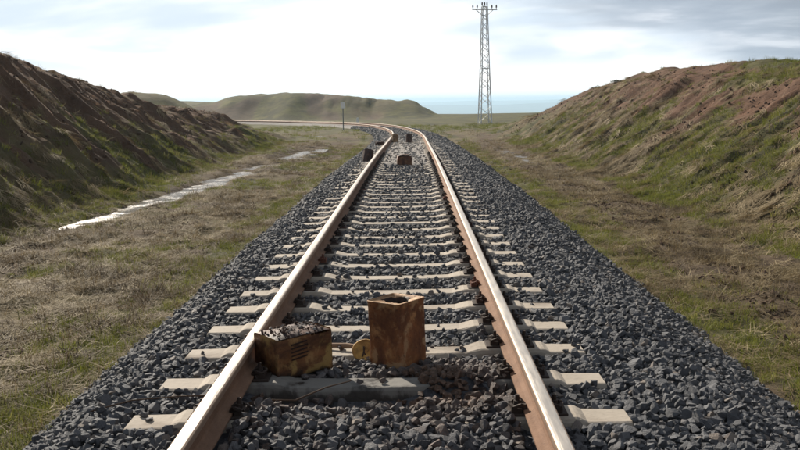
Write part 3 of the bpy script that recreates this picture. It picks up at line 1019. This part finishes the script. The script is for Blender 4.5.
# ------------------------------------------------------------------ cans
def can_body(w, d, h, dent, seed, mat, open_side=None, hole=0.0, rnd=0.016):
    """square tin: standing, base centre at the origin. returns a mesh for the sides and base"""
    rr = random.Random(seed)
    per = []
    n_side, n_c = 10, 3
    cs = [(w / 2 - rnd, d / 2 - rnd, 0), (-w / 2 + rnd, d / 2 - rnd, 90), (-w / 2 + rnd, -d / 2 + rnd, 180), (w / 2 - rnd, -d / 2 + rnd, 270)]
    ring = []
    for i, (cx, cy, a0) in enumerate(cs):
        for k in range(n_c + 1):
            a = math.radians(a0 + 90 * k / n_c)
            ring.append((cx + rnd * math.cos(a), cy + rnd * math.sin(a)))
        nx = cs[(i + 1) % 4]
        a = math.radians(a0 + 90)
        p0 = ring[-1]; p1 = (nx[0] + rnd * math.cos(a), nx[1] + rnd * math.sin(a))
        for k in range(1, n_side):
            t = k / n_side
            ring.append((p0[0] + (p1[0] - p0[0]) * t, p0[1] + (p1[1] - p0[1]) * t))
    n_ = len(ring)
    nz = 16
    zs = [h * i / nz for i in range(nz + 1)]
    v = []; f = []
    rng_o = rr.uniform(0, 50)
    for z in zs:
        for (x, y) in ring:
            a = math.atan2(y, x)
            dn = dent * (float(fbm(np.array([math.cos(a) * 1.6 + rng_o]), np.array([math.sin(a) * 1.6 + z * 7]), seed, 3)[0]) * 2)
            edge = min(1.0, min(z, h - z) / (0.12 * h) + 0.25)
            k = 1 + dn * edge
            # rolled rim and pressed bead
            bead = 0.004 if (z < 1e-6 or z > h - 1e-6) else 0.0
            L_ = math.hypot(x, y)
            k += bead / L_
            v.append((x * k, y * k, z))
    for i in range(nz):
        for k in range(n_):
            k2 = (k + 1) % n_
            f.append((i * n_ + k, i * n_ + k2, (i + 1) * n_ + k2, (i + 1) * n_ + k))
    f.append(tuple(reversed(range(n_))))
    me = mesh_np('can_body', v, f, True)
    me.materials.append(MAT[mat])
    top = [v[nz * n_ + k] for k in range(n_)]
    return me, top


def can_top(top, h, hole_r, off, seed, mat, sink=0.006, ragged=0.35):
    """lid panel sunk inside the rim, with a torn round hole"""
    rr = random.Random(seed)
    n_ = len(top)
    v = []; f = []
    ph = rr.uniform(0, 6)
    for ringk in range(5):
        for k, p in enumerate(top):
            a = math.atan2(p[1], p[0])
            hr = hole_r * (1 + ragged * 0.35 * math.sin(3 * a + ph) + ragged * 0.25 * math.sin(7 * a + 2 * ph))
            hx, hy = off[0] + hr * math.cos(a), off[1] + hr * math.sin(a)
            if ringk == 0:
                q = (p[0], p[1], h + 0.001)
            elif ringk == 1:
                q = (p[0] * 0.955, p[1] * 0.955, h + 0.003)
            elif ringk == 2:
                q = (p[0] * 0.93, p[1] * 0.93, h - sink)
            elif ringk == 3:
                q = (hx, hy, h - sink + rr.uniform(-0.002, 0.004))
            else:
                q = (off[0] + hr * 0.9 * math.cos(a), off[1] + hr * 0.9 * math.sin(a), h - sink - 0.022 - rr.uniform(0, 0.012))
            v.append(q)
    for r in range(4):
        for k in range(n_):
            k2 = (k + 1) % n_
            f.append((r * n_ + k, r * n_ + k2, (r + 1) * n_ + k2, (r + 1) * n_ + k))
    me = mesh_np('top_panel', v, f, True)
    me.materials.append(MAT[mat]); me.materials.append(MAT['rusty_can_inside'])
    for fi in range(3 * n_, 4 * n_):
        me.polygons[fi].material_index = 1  # hole lip gets the near-black inside colour, painted shade
    return me


def scoop(w, d, depth, seed, mat, n=14):
    """caved-in side of a can: a sagging sheet with a crumpled edge"""
    v = []; f = []
    for j in range(n + 1):
        for i in range(n + 1):
            a, b = i / n, j / n
            e = min(a, 1 - a, b, 1 - b)
            nz = float(fbm(np.array([a * 5.0]), np.array([b * 5.0]), seed, 3)[0])
            v.append(((a - 0.5) * w, (b - 0.5) * d, -depth * min(1, e * 4.5) + nz * 0.03 * min(1, e * 6 + 0.15)))
    for j in range(n):
        for i in range(n):
            p = j * (n + 1) + i
            f.append((p, p + 1, p + n + 2, p + n + 1))
    me = mesh_np('caved_side', v, f, True)
    me.materials.append(MAT[mat])
    return me


# standing can
GC = 'rusty square cans left on the track'
c2 = empty('rusty_can', (0.085, 5.29, -0.058), (math.radians(1.0), math.radians(-1.5), math.radians(-39)))
tag(c2, 'upright rust brown square can with round hole in its top, between the rails', 'can', GC)
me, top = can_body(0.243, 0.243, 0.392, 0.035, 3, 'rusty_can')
body = link('can_body', me, c2)
link('top_panel', can_top(top, 0.392, 0.084, (0.008, 0.0), 5, 'pale_rim'), c2)
me, _t = can_body(0.232, 0.232, 0.37, 0.0, 3, 'rusty_can_inside')
for v_ in me.vertices:
    v_.co.z += 0.012
link('can_inside', me, body)
# folded handle lug on the side
bm = bmesh.new()
bar(bm, (-0.123, -0.035, 0.30), (-0.130, 0.0, 0.292), 0.010, 0.004)
bar(bm, (-0.130, 0.0, 0.292), (-0.123, 0.045, 0.30), 0.010, 0.004)
lug = bm_mesh(bm, 'handle'); lug.materials.append(MAT['pale_rim'])
link('handle', lug, c2)

# lying can with a caved-in upper side, full of ash and gravel
c1 = empty('rusty_can', (-0.507, 5.10, -0.035), (0, math.radians(-1.0), math.radians(40)))
tag(c1, 'scorched square can lying on its side against the left rail, heaped with ash', 'can', GC)
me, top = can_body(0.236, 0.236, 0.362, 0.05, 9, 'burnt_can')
# lay it down: the can's height runs along x
rotm = Matrix.Rotation(math.radians(90), 4, 'Y')
me.transform(Matrix.Translation((-0.181, 0, 0.118)) @ rotm)
bm = bmesh.new(); bm.from_mesh(me)
kill = [fc for fc in bm.faces if fc.calc_center_median().z > 0.226 and abs(fc.calc_center_median().x) < 0.172]
bmesh.ops.delete(bm, geom=kill, context='FACES')
bm.to_mesh(me); bm.free()
body = link('can_body', me, c1)
cap = can_top(top, 0.362, 0.028, (0.05, 0.05), 15, 'burnt_can', 0.005, 0.1)
cap.transform(Matrix.Translation((-0.181, 0, 0.118)) @ rotm)
link('top_panel', cap, c1)
cv = scoop(0.352, 0.228, -0.020, 77, 'dark_can')
o = link('caved_side', cv, c1); o.location = (0, 0, 0.232)
# printed stripes on the side that faces the camera
for k in range(5):
    bm = bmesh.new()
    bar(bm, (-0.055, 0, 0), (0.050 + 0.006 * (k % 2), 0, 0.010), 0.003, 0.0085)
    pm = bm_mesh(bm, 'printed_stripe'); pm.materials.append(MAT['black_print'])
    o = link('printed_stripe', pm, c1)
    o.location = (-0.035, -0.1195 - 0.0015, 0.190 - 0.021 * k)

# ash and gravel heaped on it
hp = []
for i in range(150):
    a, b = random.uniform(-0.165, 0.165), random.uniform(-0.105, 0.105)
    hp.append((a, b, 0.234 + 0.022 * (1 - (a / 0.19) ** 2) * (1 - (b / 0.12) ** 2) + random.uniform(-0.008, 0.010)))
M1 = Matrix.Translation(c1.location) @ c1.rotation_euler.to_matrix().to_4x4()
hp = np.array([tuple(M1 @ Vector(p)) for p in hp])
nh = len(hp)
hr = RNG.uniform(0.005, 0.015, nh)
scatter('ash_and_gravel', hp, RNG.uniform(0, 6.28, (nh, 3)), np.stack([hr, hr, hr * 0.8], 1), RNG.integers(0, 12, nh), stone_kinds,
        dict(tint=RNG.random(nh) * 0.5, dust=(RNG.random(nh) < 0.16) * 0.7, soot=(RNG.random(nh) < 0.85) * 0.95))
bpy.data.objects['ash_and_gravel']['label'] = 'dark ash and gravel heaped on the lying can'

# far cans
def far_can(x, s, zoff, rot, mat, label, w=0.236, h=0.34, lying=False, caved=False, rnd=0.02, dent=0.08, seed=1):
    X, Y, Z = on_track(s, x, zoff)
    e = empty('rusty_can', (float(X), float(Y), float(Z)), rot)
    tag(e, label, 'can', GC)
    me, top = can_body(w, w, h, dent, seed, mat, rnd=rnd)
    cap = can_top(top, h, 0.035, (0.04, 0.02), seed + 3, mat, 0.006, 0.2)
    if lying:
        M = Matrix.Translation((-h / 2, 0, w / 2)) @ Matrix.Rotation(math.radians(90), 4, 'Y')
        me.transform(M); cap.transform(M)
    link('can_body', me, e)
    link('top_panel', cap, e)
    if caved:
        o = link('caved_side', scoop(w * 1.25, w * 0.98, -0.03, seed + 8, mat), e)
        o.location = (0, 0, w + 0.01)
    return e


far_can(-0.02, 22.45, -0.05, (0, 0, 0.12), 'far_can', 'crumpled brown can lying alone at the middle of the track, beyond the near pair', lying=True, caved=True, dent=0.12, seed=21)
far_can(-1.02, 24.1, -0.085, (math.radians(-10), math.radians(16), 0.5), 'dark_can', 'dark dented can tilted against the outer side of the left rail', w=0.25, h=0.37, rnd=0.085, dent=0.06, seed=22)
far_can(-0.55, 39.4, -0.03, (0, 0, 0.25), 'tan_can', 'tan square can standing just inside the left rail near the bend', w=0.235, h=0.36, seed=23)
far_can(0.03, 39.6, -0.03, (0, math.radians(4), 0.1), 'dark_can', 'dark square can standing mid track near the bend', w=0.235, h=0.36, seed=24)
far_can(-1.10, 36.3, -0.075, (0, 0, 0.9), 'dark_can', 'small dark can lying outside the left rail near the bend', w=0.20, h=0.28, lying=True, seed=25)

# loose lid, stick, wire
v = []; f = []
for r, z in ((0.0, 0.003), (0.030, 0.003), (0.050, 0.001), (0.061, 0.001), (0.066, 0.008), (0.069, 0.008), (0.069, -0.004)):
    for k in range(28):
        a = 2 * math.pi * k / 28
        wv = 1 + 0.03 * math.sin(2 * a + 1)
        v.append((r * wv * math.cos(a), r * wv * math.sin(a), z + 0.004 * math.sin(2 * a) * r / 0.069))
for i in range(6):
    for k in range(28):
        f.append((i * 28 + k, i * 28 + (k + 1) % 28, (i + 1) * 28 + (k + 1) % 28, (i + 1) * 28 + k))
me = mesh_np('lid', v, f, True)
me.materials.append(MAT['yellow_lid']); me.materials.append(MAT['black_print'])
lid = link('can_lid', me)
lid.location = (-0.122, 5.355, 0.012); lid.rotation_euler = (math.radians(52), math.radians(4), math.radians(-14))
tag(lid, 'round yellow can lid propped between the two near rusty cans', 'lid')
bm = bmesh.new()
for a, b in (((-0.004, 0.02, 0.007), (0.004, -0.012, 0.007)), ((0.004, -0.012, 0.007), (0.000, -0.045, 0.007)), ((0.0, -0.012, 0.007), (0.016, -0.030, 0.007))):
    bar(bm, a, b, 0.008, 0.005)
sm = bm_mesh(bm, 'scorch_mark'); sm.materials.append(MAT['black_print'])
link('scorch_mark', sm, lid)
md = lid.modifiers.new('thick', 'SOLIDIFY'); md.thickness = 0.002

st = tag(link('wooden_stick', tube([(-0.48, 5.56, -0.012), (-0.36, 5.53, -0.002), (-0.24, 5.50, 0.004), (-0.12, 5.46, -0.006), (0.02, 5.44, -0.03)], [0.010, 0.014, 0.015, 0.015, 0.012], 9), None, 'stick_wood'),
         'pale brown stick on the gravel between the two near cans', 'stick')


def tw(s, u, z):
    a = on_track(s, u, z); return (float(a[0]), float(a[1]), float(a[2]))


link_w = tag(link('wire', tube([tw(4.45, -1.45, -0.04), tw(4.50, -1.25, 0.0), tw(4.52, -1.0, 0.012), tw(4.52, -0.84, 0.012)], [0.004] * 4, 5), None, 'wire_iron'),
             'thin rusty wire lying on the gravel left of the near rail', 'wire')
tag(link('wire', tube([tw(4.50, -0.66, -0.02), tw(4.46, -0.54, 0.006), tw(4.47, -0.42, 0.0), tw(4.58, -0.28, 0.03), tw(4.72, -0.16, 0.02)], [0.005, 0.005, 0.005, 0.004, 0.003], 5), None, 'wire_iron'),
    'thin rusty wire arching in front of the stained sleeper', 'wire')

# ------------------------------------------------------------------ pylon
TX0, TY0 = 7.19, 89.4
TZ0 = float(ground(np.array([TX0]), np.array([TY0]))[0])
py_ = empty('pylon', (TX0, TY0, TZ0), (0, 0, math.radians(12)))
tag(py_, 'tall slender lattice steel pylon with short cross arm at its top', 'pylon')
HT = 11.0
BREAK = 5.2


def half_w(z):
    if z < BREAK:
        return 0.54 - (0.54 - 0.36) * z / BREAK
    return 0.36 - (0.36 - 0.22) * (z - BREAK) / (HT - BREAK)


def barobj(name, a, b, w, mat, parent):
    bm = bmesh.new(); bar(bm, a, b, w)
    me = bm_mesh(bm, name); me.materials.append(MAT[mat])
    return link(name, me, parent)


for sx in (-1, 1):
    for sy in (-1, 1):
        bm = bmesh.new()
        w0, w1, w2 = half_w(0), half_w(BREAK), half_w(HT)
        bar(bm, (sx * w0, sy * w0, -0.3), (sx * w1, sy * w1, BREAK), 0.075)
        bar(bm, (sx * w1, sy * w1, BREAK), (sx * w2, sy * w2, HT), 0.065)
        me = bm_mesh(bm, 'leg'); me.materials.append(MAT['galvanised_steel'])
        link('leg', me, py_)
levels = [0.0]
while levels[-1] < HT - 0.4:
    levels.append(levels[-1] + 1.45 * half_w(levels[-1]) + 0.05)
levels[-1] = HT
for i in range(len(levels) - 1):
    z0, z1 = levels[i], levels[i + 1]
    w0, w1 = half_w(z0), half_w(z1)
    for face in range(4):
        d = 1 if (i + face) % 2 else -1
        A = {0: ((-w0 * d, -w0, z0), (w1 * d, -w1, z1)), 1: ((-w0 * d, w0, z0), (w1 * d, w1, z1)),
             2: ((-w0, -w0 * d, z0), (-w1, w1 * d, z1)), 3: ((w0, -w0 * d, z0), (w1, w1 * d, z1))}[face]
        barobj('brace', A[0], A[1], 0.042, 'galvanised_steel', py_)
for z in (BREAK, HT - 0.05, HT - 0.9):
    w = half_w(z)
    for a, b in (((-w, -w, z), (w, -w, z)), ((-w, w, z), (w, w, z)), ((-w, -w, z), (-w, w, z)), ((w, -w, z), (w, w, z))):
        barobj('girt', a, b, 0.06, 'galvanised_steel', py_)
arm = barobj('cross_arm', (-1.22, 0, HT - 0.30), (1.22, 0, HT - 0.30), 0.12, 'galvanised_steel', py_)
for x_ in (-1, 1):
    barobj('arm_strut', (x_ * 0.85, 0, HT - 0.32), (x_ * 0.25, 0, HT - 0.85), 0.06, 'galvanised_steel', py_)


def insulator_mesh():
    v = []; f = []
    prof_ = [(0.03, 0.0), (0.03, 0.10), (0.085, 0.12), (0.05, 0.17), (0.09, 0.20), (0.05, 0.26), (0.08, 0.29), (0.04, 0.36), (0.0, 0.38)]
    for r, z in prof_:
        for k in range(10):
            a = 2 * math.pi * k / 10
            v.append((r * math.cos(a), r * math.sin(a), z))
    for i in range(len(prof_) - 1):
        for k in range(10):
            f.append((i * 10 + k, i * 10 + (k + 1) % 10, (i + 1) * 10 + (k + 1) % 10, (i + 1) * 10 + k))
    me = mesh_np('insulator', v, f, True)
    me.materials.append(MAT['insulator_glaze'])
    return me


INS = insulator_mesh()
for x_, z_, rr_ in ((-1.15, HT - 0.24, 0), (-0.72, HT - 0.24, 0), (0.72, HT - 0.24, 0), (1.15, HT - 0.24, 0), (-0.24, HT, 0), (0.24, HT, 0), (0.0, HT, 0)):
    o = link('insulator', INS, py_); o.location = (x_, 0, z_)

# ------------------------------------------------------------------ trackside sign and white marker
sx_, sy_ = -5.3, 74.2
sz_ = float(ground(np.array([sx_]), np.array([sy_]))[0])
sg = empty('track_sign', (sx_, sy_, sz_), (0, 0, 0.15))
tag(sg, 'small white plate on a thin grey post beside the bend', 'sign')
barobj('post', (0, 0, -0.3), (0, 0, 2.20), 0.08, 'sign_post_steel', sg)
bm = bmesh.new()
r = bmesh.ops.create_cube(bm, size=1.0)
bmesh.ops.transform(bm, matrix=Matrix.Translation((0, -0.055, 1.94)) @ Matrix.Diagonal((0.35, 0.02, 0.50, 1)), verts=r['verts'])
bmesh.ops.bevel(bm, geom=list(bm.edges), offset=0.006, segments=1, affect='EDGES')
me = bm_mesh(bm, 'plate'); me.materials.append(MAT['sign_plate'])
link('plate', me, sg)
mx_, my_ = -5.7, 101.0
mz_ = float(ground(np.array([mx_]), np.array([my_]))[0])
bm = bmesh.new()
r = bmesh.ops.create_cube(bm, size=1.0)
bmesh.ops.transform(bm, matrix=Matrix.Translation((0, 0, 0.28)) @ Matrix.Diagonal((0.34, 0.24, 0.72, 1)), verts=r['verts'])
for v_ in bm.verts:
    if v_.co.z > 0.5:
        v_.co.x *= 0.82; v_.co.y *= 0.8
bmesh.ops.bevel(bm, geom=list(bm.edges), offset=0.05, segments=2, affect='EDGES')
me = bm_mesh(bm, 'marker_stone'); me.materials.append(MAT['whitewash'])
o = link('marker_stone', me); o.location = (mx_, my_, mz_)
tag(o, 'little whitewashed marker stone on the grass behind the bend', 'marker')

# ------------------------------------------------------------------ grass, straw and shrubs
def blade(v, f, base, tip_dir, L_, w, bend, nseg=3):
    side = Vector((-tip_dir.y, tip_dir.x, 0))
    side = side.normalized() if side.length > 1e-3 else Vector((1, 0, 0))
    i0 = len(v)
    p = Vector(base); d = Vector(tip_dir).normalized()
    for k in range(nseg + 1):
        t = k / nseg
        ww = w * (1 - t) ** 0.8 * 0.5
        if k < nseg:
            v.append(tuple(p - side * ww)); v.append(tuple(p + side * ww))
        else:
            v.append(tuple(p))
        p = p + d * (L_ / nseg)
        d = (d + Vector((d.x, d.y, -1.0)) * bend / nseg).normalized()
    for k in range(nseg - 1):
        a = i0 + 2 * k
        f.append((a, a + 1, a + 3, a + 2))
    a = i0 + 2 * (nseg - 1)
    f.append((a, a + 1, a + 2))


def tuft(seed, n_, spread, hmin, hmax, w, lean, bend, mat):
    rr = random.Random(seed)
    v = []; f = []
    for i in range(n_):
        a = rr.uniform(0, 6.283); r = spread * math.sqrt(rr.random())
        b = rr.uniform(0, 6.283)
        ln = rr.uniform(0.1, lean)
        d = Vector((math.cos(b) * ln, math.sin(b) * ln, 1.0))
        blade(v, f, (r * math.cos(a), r * math.sin(a), -0.01), d, rr.uniform(hmin, hmax), w * rr.uniform(0.7, 1.3), bend * rr.uniform(0.3, 1.2))
    me = mesh_np('tuft', v, f)
    me.materials.append(MAT[mat])
    return me


def litter(seed, n_, spread, lmin, lmax, w, mat, along=None):
    rr = random.Random(seed)
    v = []; f = []
    for i in range(n_):
        a = rr.uniform(0, 6.283); r = spread * math.sqrt(rr.random())
        b = rr.uniform(0, 6.283) if along is None else rr.gauss(along, 0.35)
        d = Vector((math.cos(b), math.sin(b), rr.uniform(0.02, 0.35)))
        blade(v, f, (r * math.cos(a), r * math.sin(a), rr.uniform(0.0, 0.02)), d, rr.uniform(lmin, lmax), w * rr.uniform(0.6, 1.4), rr.uniform(0.0, 0.5))
    me = mesh_np('litter', v, f)
    me.materials.append(MAT[mat])
    return me


GREEN = proto_collection('green_kinds', [tuft(600 + k, 34, 0.075, 0.04, 0.11, 0.006, 0.9, 0.7, 'green_grass') for k in range(5)])
DRY = proto_collection('dry_kinds', [tuft(620 + k, 16, 0.07, 0.06, 0.22, 0.006, 1.4, 1.0, 'dry_grass') for k in range(4)]
                       + [litter(640 + k, 22, 0.12, 0.08, 0.30, 0.008, 'dry_grass') for k in range(4)]
                       + [litter(660 + k, 26, 0.14, 0.15, 0.42, 0.011, 'dry_grass', -math.pi / 2) for k in range(3)])


def strew(n_, x0, x1, y0, y1, power=1.0):
    x = RNG.uniform(x0, x1, n_)
    t = RNG.random(n_) ** power
    y = y0 + (y1 - y0) * t
    return x, y


def plant(zones, kind):
    PX, PY, SC = [], [], []
    for (n_, x0, x1, y0, y1, pw, sc) in zones:
        x, y = strew(n_, x0, x1, y0, y1, pw)
        PX.append(x); PY.append(y); SC.append(np.full(n_, sc))
    x = np.concatenate(PX); y = np.concatenate(PY); sc = np.concatenate(SC)
    g, so_, rd = cover(x, y)
    u, _ = track_near(x, y)
    ok = (u < -2.05) | (u > 2.60) | ((RNG.random(len(x)) < 0.22) & ((u < -1.8) | (u > 2.25)) & (y < 36))
    dx = np.abs(x - np.interp(y, *DITCH))
    z = ground(x, y)
    z = np.where((u > -2.2) & (u < 2.75) & (y < 40), np.maximum(z, bed_z(y, u) + np.interp(y, S, TZ) - 0.01), z)
    ok &= ~((dx < 0.7) & (z < np.where(y < 32, -0.572, -0.634))) & ~((x > 3.8) & (x < 5.2) & (z < -0.712) & (y > 28))
    clump = sst(-0.12, 0.12, fbm(x * 1.6, y * 1.6, 261, 3))
    if kind == 'green':
        ok &= RNG.random(len(x)) < np.clip(g * 1.15 - 0.12, 0, 1) * (1 - 0.5 * so_)
    else:
        ok &= RNG.random(len(x)) < (0.25 + 0.75 * clump) * np.clip(1.03 - 0.70 * g - 0.45 * so_ - 0.55 * rd, 0.04, 1)
    x, y, z, sc, u = x[ok], y[ok], z[ok], sc[ok], u[ok]
    return x, y, z, sc, u


ZG = [(15000, -6.5, -1.9, 4.0, 20, 1.4, 1.0), (7000, -6.5, -1.9, 18, 48, 1.0, 1.3), (12000, 2.5, 5.6, 4.0, 20, 1.4, 1.0), (7000, 2.5, 5.8, 18, 50, 1.0, 1.3),
      (9000, -10.8, -6.0, 11, 48, 1.0, 1.5), (17000, 5.0, 10.6, 10, 46, 1.0, 1.5), (1500, 10.2, 12.5, 20, 50, 1.0, 1.7), (2500, -14, 20, 50, 90, 1.0, 2.6)]
x, y, z, sc, u = plant(ZG, 'green')
nn = gnormal(x, y); nn = nn * 0.6 + np.array([0, 0, 0.4]); nn += RNG.normal(0, 0.16, nn.shape); nn /= np.linalg.norm(nn, axis=1)[:, None]
r3 = align_euler(nn, RNG.uniform(0, 6.28, len(x)))
k = sc * RNG.uniform(0.55, 1.2, len(x))
gg = scatter('green_grass', np.stack([x, y, z - 0.012], 1), r3, np.stack([k * 1.1, k * 1.1, k * RNG.uniform(0.7, 1.2, len(x))], 1), RNG.integers(0, 5, len(x)), GREEN)
gg['label'] = 'short green grass on the verges and cutting slopes'

ZD = [(15000, -6.5, -1.95, 4.0, 20, 1.4, 1.0), (6000, -6.5, -1.95, 18, 48, 1.0, 1.3), (11000, 2.6, 5.6, 4.0, 20, 1.4, 1.0), (6500, 2.6, 5.8, 18, 50, 1.0, 1.3),
      (6000, -10.8, -6.0, 11, 48, 1.0, 1.3), (19000, 5.0, 10.6, 10, 48, 1.0, 1.4), (900, 10.2, 12.5, 20, 50, 1.0, 1.6), (1500, -14, 20, 50, 90, 1.0, 2.3)]
x, y, z, sc, u = plant(ZD, 'dry')
nrm = gnormal(x, y)
steep = np.hypot(nrm[:, 0], nrm[:, 1]) > 0.3
lay = RNG.random(len(x)) < 0.62
kind = np.where(lay, RNG.integers(4, 8, len(x)), RNG.integers(0, 4, len(x)))
kind = np.where(steep & (RNG.random(len(x)) < 0.6), RNG.integers(8, 11, len(x)), kind)
# slope litter combs downhill: its local -y runs down the slope and a little towards the camera
down = np.arctan2(nrm[:, 1] - 0.25, nrm[:, 0])
yaw = np.where(kind >= 8, down + math.pi / 2 + RNG.normal(0, 0.3, len(x)), RNG.uniform(0, 6.28, len(x)))
nz_ = nrm + RNG.normal(0, 0.10, nrm.shape); nz_ /= np.linalg.norm(nz_, axis=1)[:, None]
r3 = align_euler(nz_, yaw)
k = sc * RNG.uniform(0.55, 1.15, len(x))
dg = scatter('dry_grass', np.stack([x, y, z - 0.006], 1), r3, np.stack([k, k, k * RNG.uniform(0.6, 1.1, len(x))], 1), kind, DRY)
dg['label'] = 'matted dry straw and dead stalks on the verges and slopes'


m, T = new_mat('clod_earth'); MAT['clod'] = m
oi = T.n('ShaderNodeObjectInfo').outputs['Random']
oc = T.n('ShaderNodeTexCoord').outputs['Object']
c = T.mix(oi, (0.055, 0.034, 0.024), (0.150, 0.098, 0.067))
finish(T, T.mix(T.noise(oc, 3, 4, 0.6), c, (0.095, 0.060, 0.041)), 0.95, 0, T.noise(oc, 4, 4, 0.6), 0.2, 0.15, 0.6)
CLODS = []
for k in range(5):
    me = stone_mesh(40 + k); me.materials.clear(); me.materials.append(MAT['clod']); me.shade_smooth(); CLODS.append(me)
CLODS = proto_collection('clod_kinds', CLODS)
PX, PY, SC = [], [], []
for (n_, x0, x1, y0, y1, sc0) in ((9000, -10.9, -6.2, 12, 50, 0.024), (16000, 5.2, 10.8, 11, 58, 0.024), (9000, 2.9, 5.4, 5, 30, 0.019), (7000, -6.3, -2.2, 4.5, 20, 0.016)):
    PX.append(RNG.uniform(x0, x1, n_)); PY.append(y0 + (y1 - y0) * RNG.random(n_) ** 1.2); SC.append(np.full(n_, sc0))
x = np.concatenate(PX); y = np.concatenate(PY); sc = np.concatenate(SC)
g, so_, rd = cover(x, y)
z = ground(x, y)
ok = (RNG.random(len(x)) < so_ * (1 - 0.7 * g) * (1 - 0.45 * rd)) & (fbm(x * 1.2, y * 1.2, 281, 3) > -0.08) & ~((np.abs(x - np.interp(y, *DITCH)) < 0.6) & (z < -0.55))
x, y, z, sc = x[ok], y[ok], z[ok], sc[ok]
k = sc * np.clip(np.exp(RNG.normal(0, 0.55, len(x))), 0.3, 3.0)
cl = scatter('soil_clods', np.stack([x, y, z], 1), RNG.uniform(0, 6.28, (len(x), 3)), np.stack([k, k, k * 0.8], 1), RNG.integers(0, 5, len(x)), CLODS)
cl['label'] = 'loose clods of brown earth on the cutting slopes and verges'


def weed(seed):
    rr = random.Random(seed)
    v = []; f = []
    for i in range(14):
        a = rr.uniform(0, 6.283); ln = rr.uniform(0.2, 2.2)
        d = Vector((math.cos(a) * ln, math.sin(a) * ln, 1.0)).normalized()
        L_ = rr.uniform(0.12, 0.34)
        b0 = Vector((rr.gauss(0, 0.05), rr.gauss(0, 0.05), -0.01))
        blade(v, f, b0, d, L_, 0.009, rr.uniform(0.0, 0.7), 4)
        for j in range(4):
            t = rr.uniform(0.3, 0.9)
            e = (d + Vector((rr.gauss(0, 0.8), rr.gauss(0, 0.8), rr.gauss(0, 0.4)))).normalized()
            blade(v, f, b0 + d * L_ * t * 0.85, e, rr.uniform(0.04, 0.12), 0.007, 0.4, 2)
    me = mesh_np('weed', v, f)
    me.materials.append(MAT['dead_weed'])
    return me


WEED = proto_collection('weed_kinds', [weed(680 + k) for k in range(5)])
x, y, z, sc, u = plant([(4600, -6.4, -2.2, 4.0, 16, 1.3, 1.0), (2000, -6.4, -2.2, 15, 40, 1.0, 1.1), (2800, 2.8, 5.6, 5.0, 20, 1.3, 0.9), (1000, 3.0, 5.8, 18, 45, 1.0, 1.1),
                        (1500, -10.6, -6.0, 11, 48, 1.0, 1.2), (3000, 5.0, 10.6, 10, 48, 1.0, 1.2)], 'dry')
ok = fbm(x * 0.9, y * 0.9, 271, 3) > 0.0
x, y, z, sc = x[ok], y[ok], z[ok], sc[ok]
nn = gnormal(x, y) + RNG.normal(0, 0.2, (len(x), 3)); nn /= np.linalg.norm(nn, axis=1)[:, None]
k = sc * RNG.uniform(0.35, 0.95, len(x)) * np.where((x < -6) | (x > 5.2), 0.6, 1.0)
wd = scatter('dead_weeds', np.stack([x, y, z - 0.01], 1), align_euler(nn, RNG.uniform(0, 6.28, len(x))), np.stack([k, k, k * RNG.uniform(0.4, 0.9, len(x))], 1), RNG.integers(0, 5, len(x)), WEED)
wd['label'] = 'clumps of dark dead weeds on the verges and slopes'


def shrub(x, y, w, h, label, seed, nleaf=420):
    rr = random.Random(seed)
    z = float(ground(np.array([x]), np.array([y]))[0])
    e = empty('shrub', (x, y, z - 0.3 * h), (0, 0, rr.uniform(0, 6)))
    tag(e, label, 'shrub')
    v = []; f = []
    for i in range(6):
        a = rr.uniform(0, 6.28)
        blade(v, f, (0, 0, -0.05), Vector((math.cos(a) * 0.7, math.sin(a) * 0.7, 1)), h * 0.9, 0.025, 0.1, 3)
    me = mesh_np('stems', v, f); me.materials.append(MAT['wire_iron'])
    link('stems', me, e)
    v = []; f = []
    for i in range(nleaf):
        a = rr.uniform(0, 6.28); t = rr.random() ** 0.5; q = rr.random()
        rad_ = w * t * (0.75 + 0.35 * math.sin(3 * a + seed)) * math.sqrt(max(0.0, 1 - (q - 0.35) ** 2))
        p = (rad_ * math.cos(a), rad_ * math.sin(a), h * (0.08 + 0.92 * q) * (1 - 0.35 * t))
        b = rr.uniform(0, 6.28)
        blade(v, f, p, Vector((math.cos(b), math.sin(b), rr.uniform(-0.2, 1.0))), rr.uniform(0.05, 0.11), 0.035, 0.4, 2)
    me = mesh_np('crown', v, f); me.materials.append(MAT['shrub_leaf'])
    link('crown', me, e)


shrub(10.1, 50.0, 0.42, 0.26, 'small dark shrub on the far crest of the right cutting', 5)
shrub(9.9, 44.5, 0.26, 0.14, 'low tuft of scrub on the right crest just before the far shrub', 6, 260)
shrub(11.4, 84.0, 0.75, 0.62, 'wide dark bush on the rise to the right of the pylon', 7, 700)
shrub(-9.6, 60.5, 0.8, 0.5, 'low dark bush at the end of the left cutting', 9, 600)

# ------------------------------------------------------------------ haze
def haze():
    lo = np.array([-9500.0, -120.0, -80.0]); hi = np.array([9500.0, 12500.0, 26.0])
    v = [(x_, y_, z_) for x_ in (lo[0], hi[0]) for y_ in (lo[1], hi[1]) for z_ in (lo[2], hi[2])]
    f = [(0, 1, 3, 2), (4, 6, 7, 5), (0, 4, 5, 1), (2, 3, 7, 6), (0, 2, 6, 4), (1, 5, 7, 3)]
    me = mesh_np('haze', v, f)
    m = bpy.data.materials.new('haze_air'); m.use_nodes = True
    t = m.node_tree; t.nodes.clear()
    pv = t.nodes.new('ShaderNodeVolumePrincipled')
    pv.inputs['Color'].default_value = (0.58, 0.80, 1.0, 1)
    pv.inputs['Density'].default_value = 0.00030
    pv.inputs['Anisotropy'].default_value = 0.2
    out = t.nodes.new('ShaderNodeOutputMaterial')
    t.links.new(pv.outputs[0], out.inputs['Volume'])
    me.materials.append(m)
    o = bpy.data.objects.new('haze', me)
    COL.objects.link(o)
    o['kind'] = 'stuff'
    o['label'] = 'pale blue haze over the distant plain'


haze()
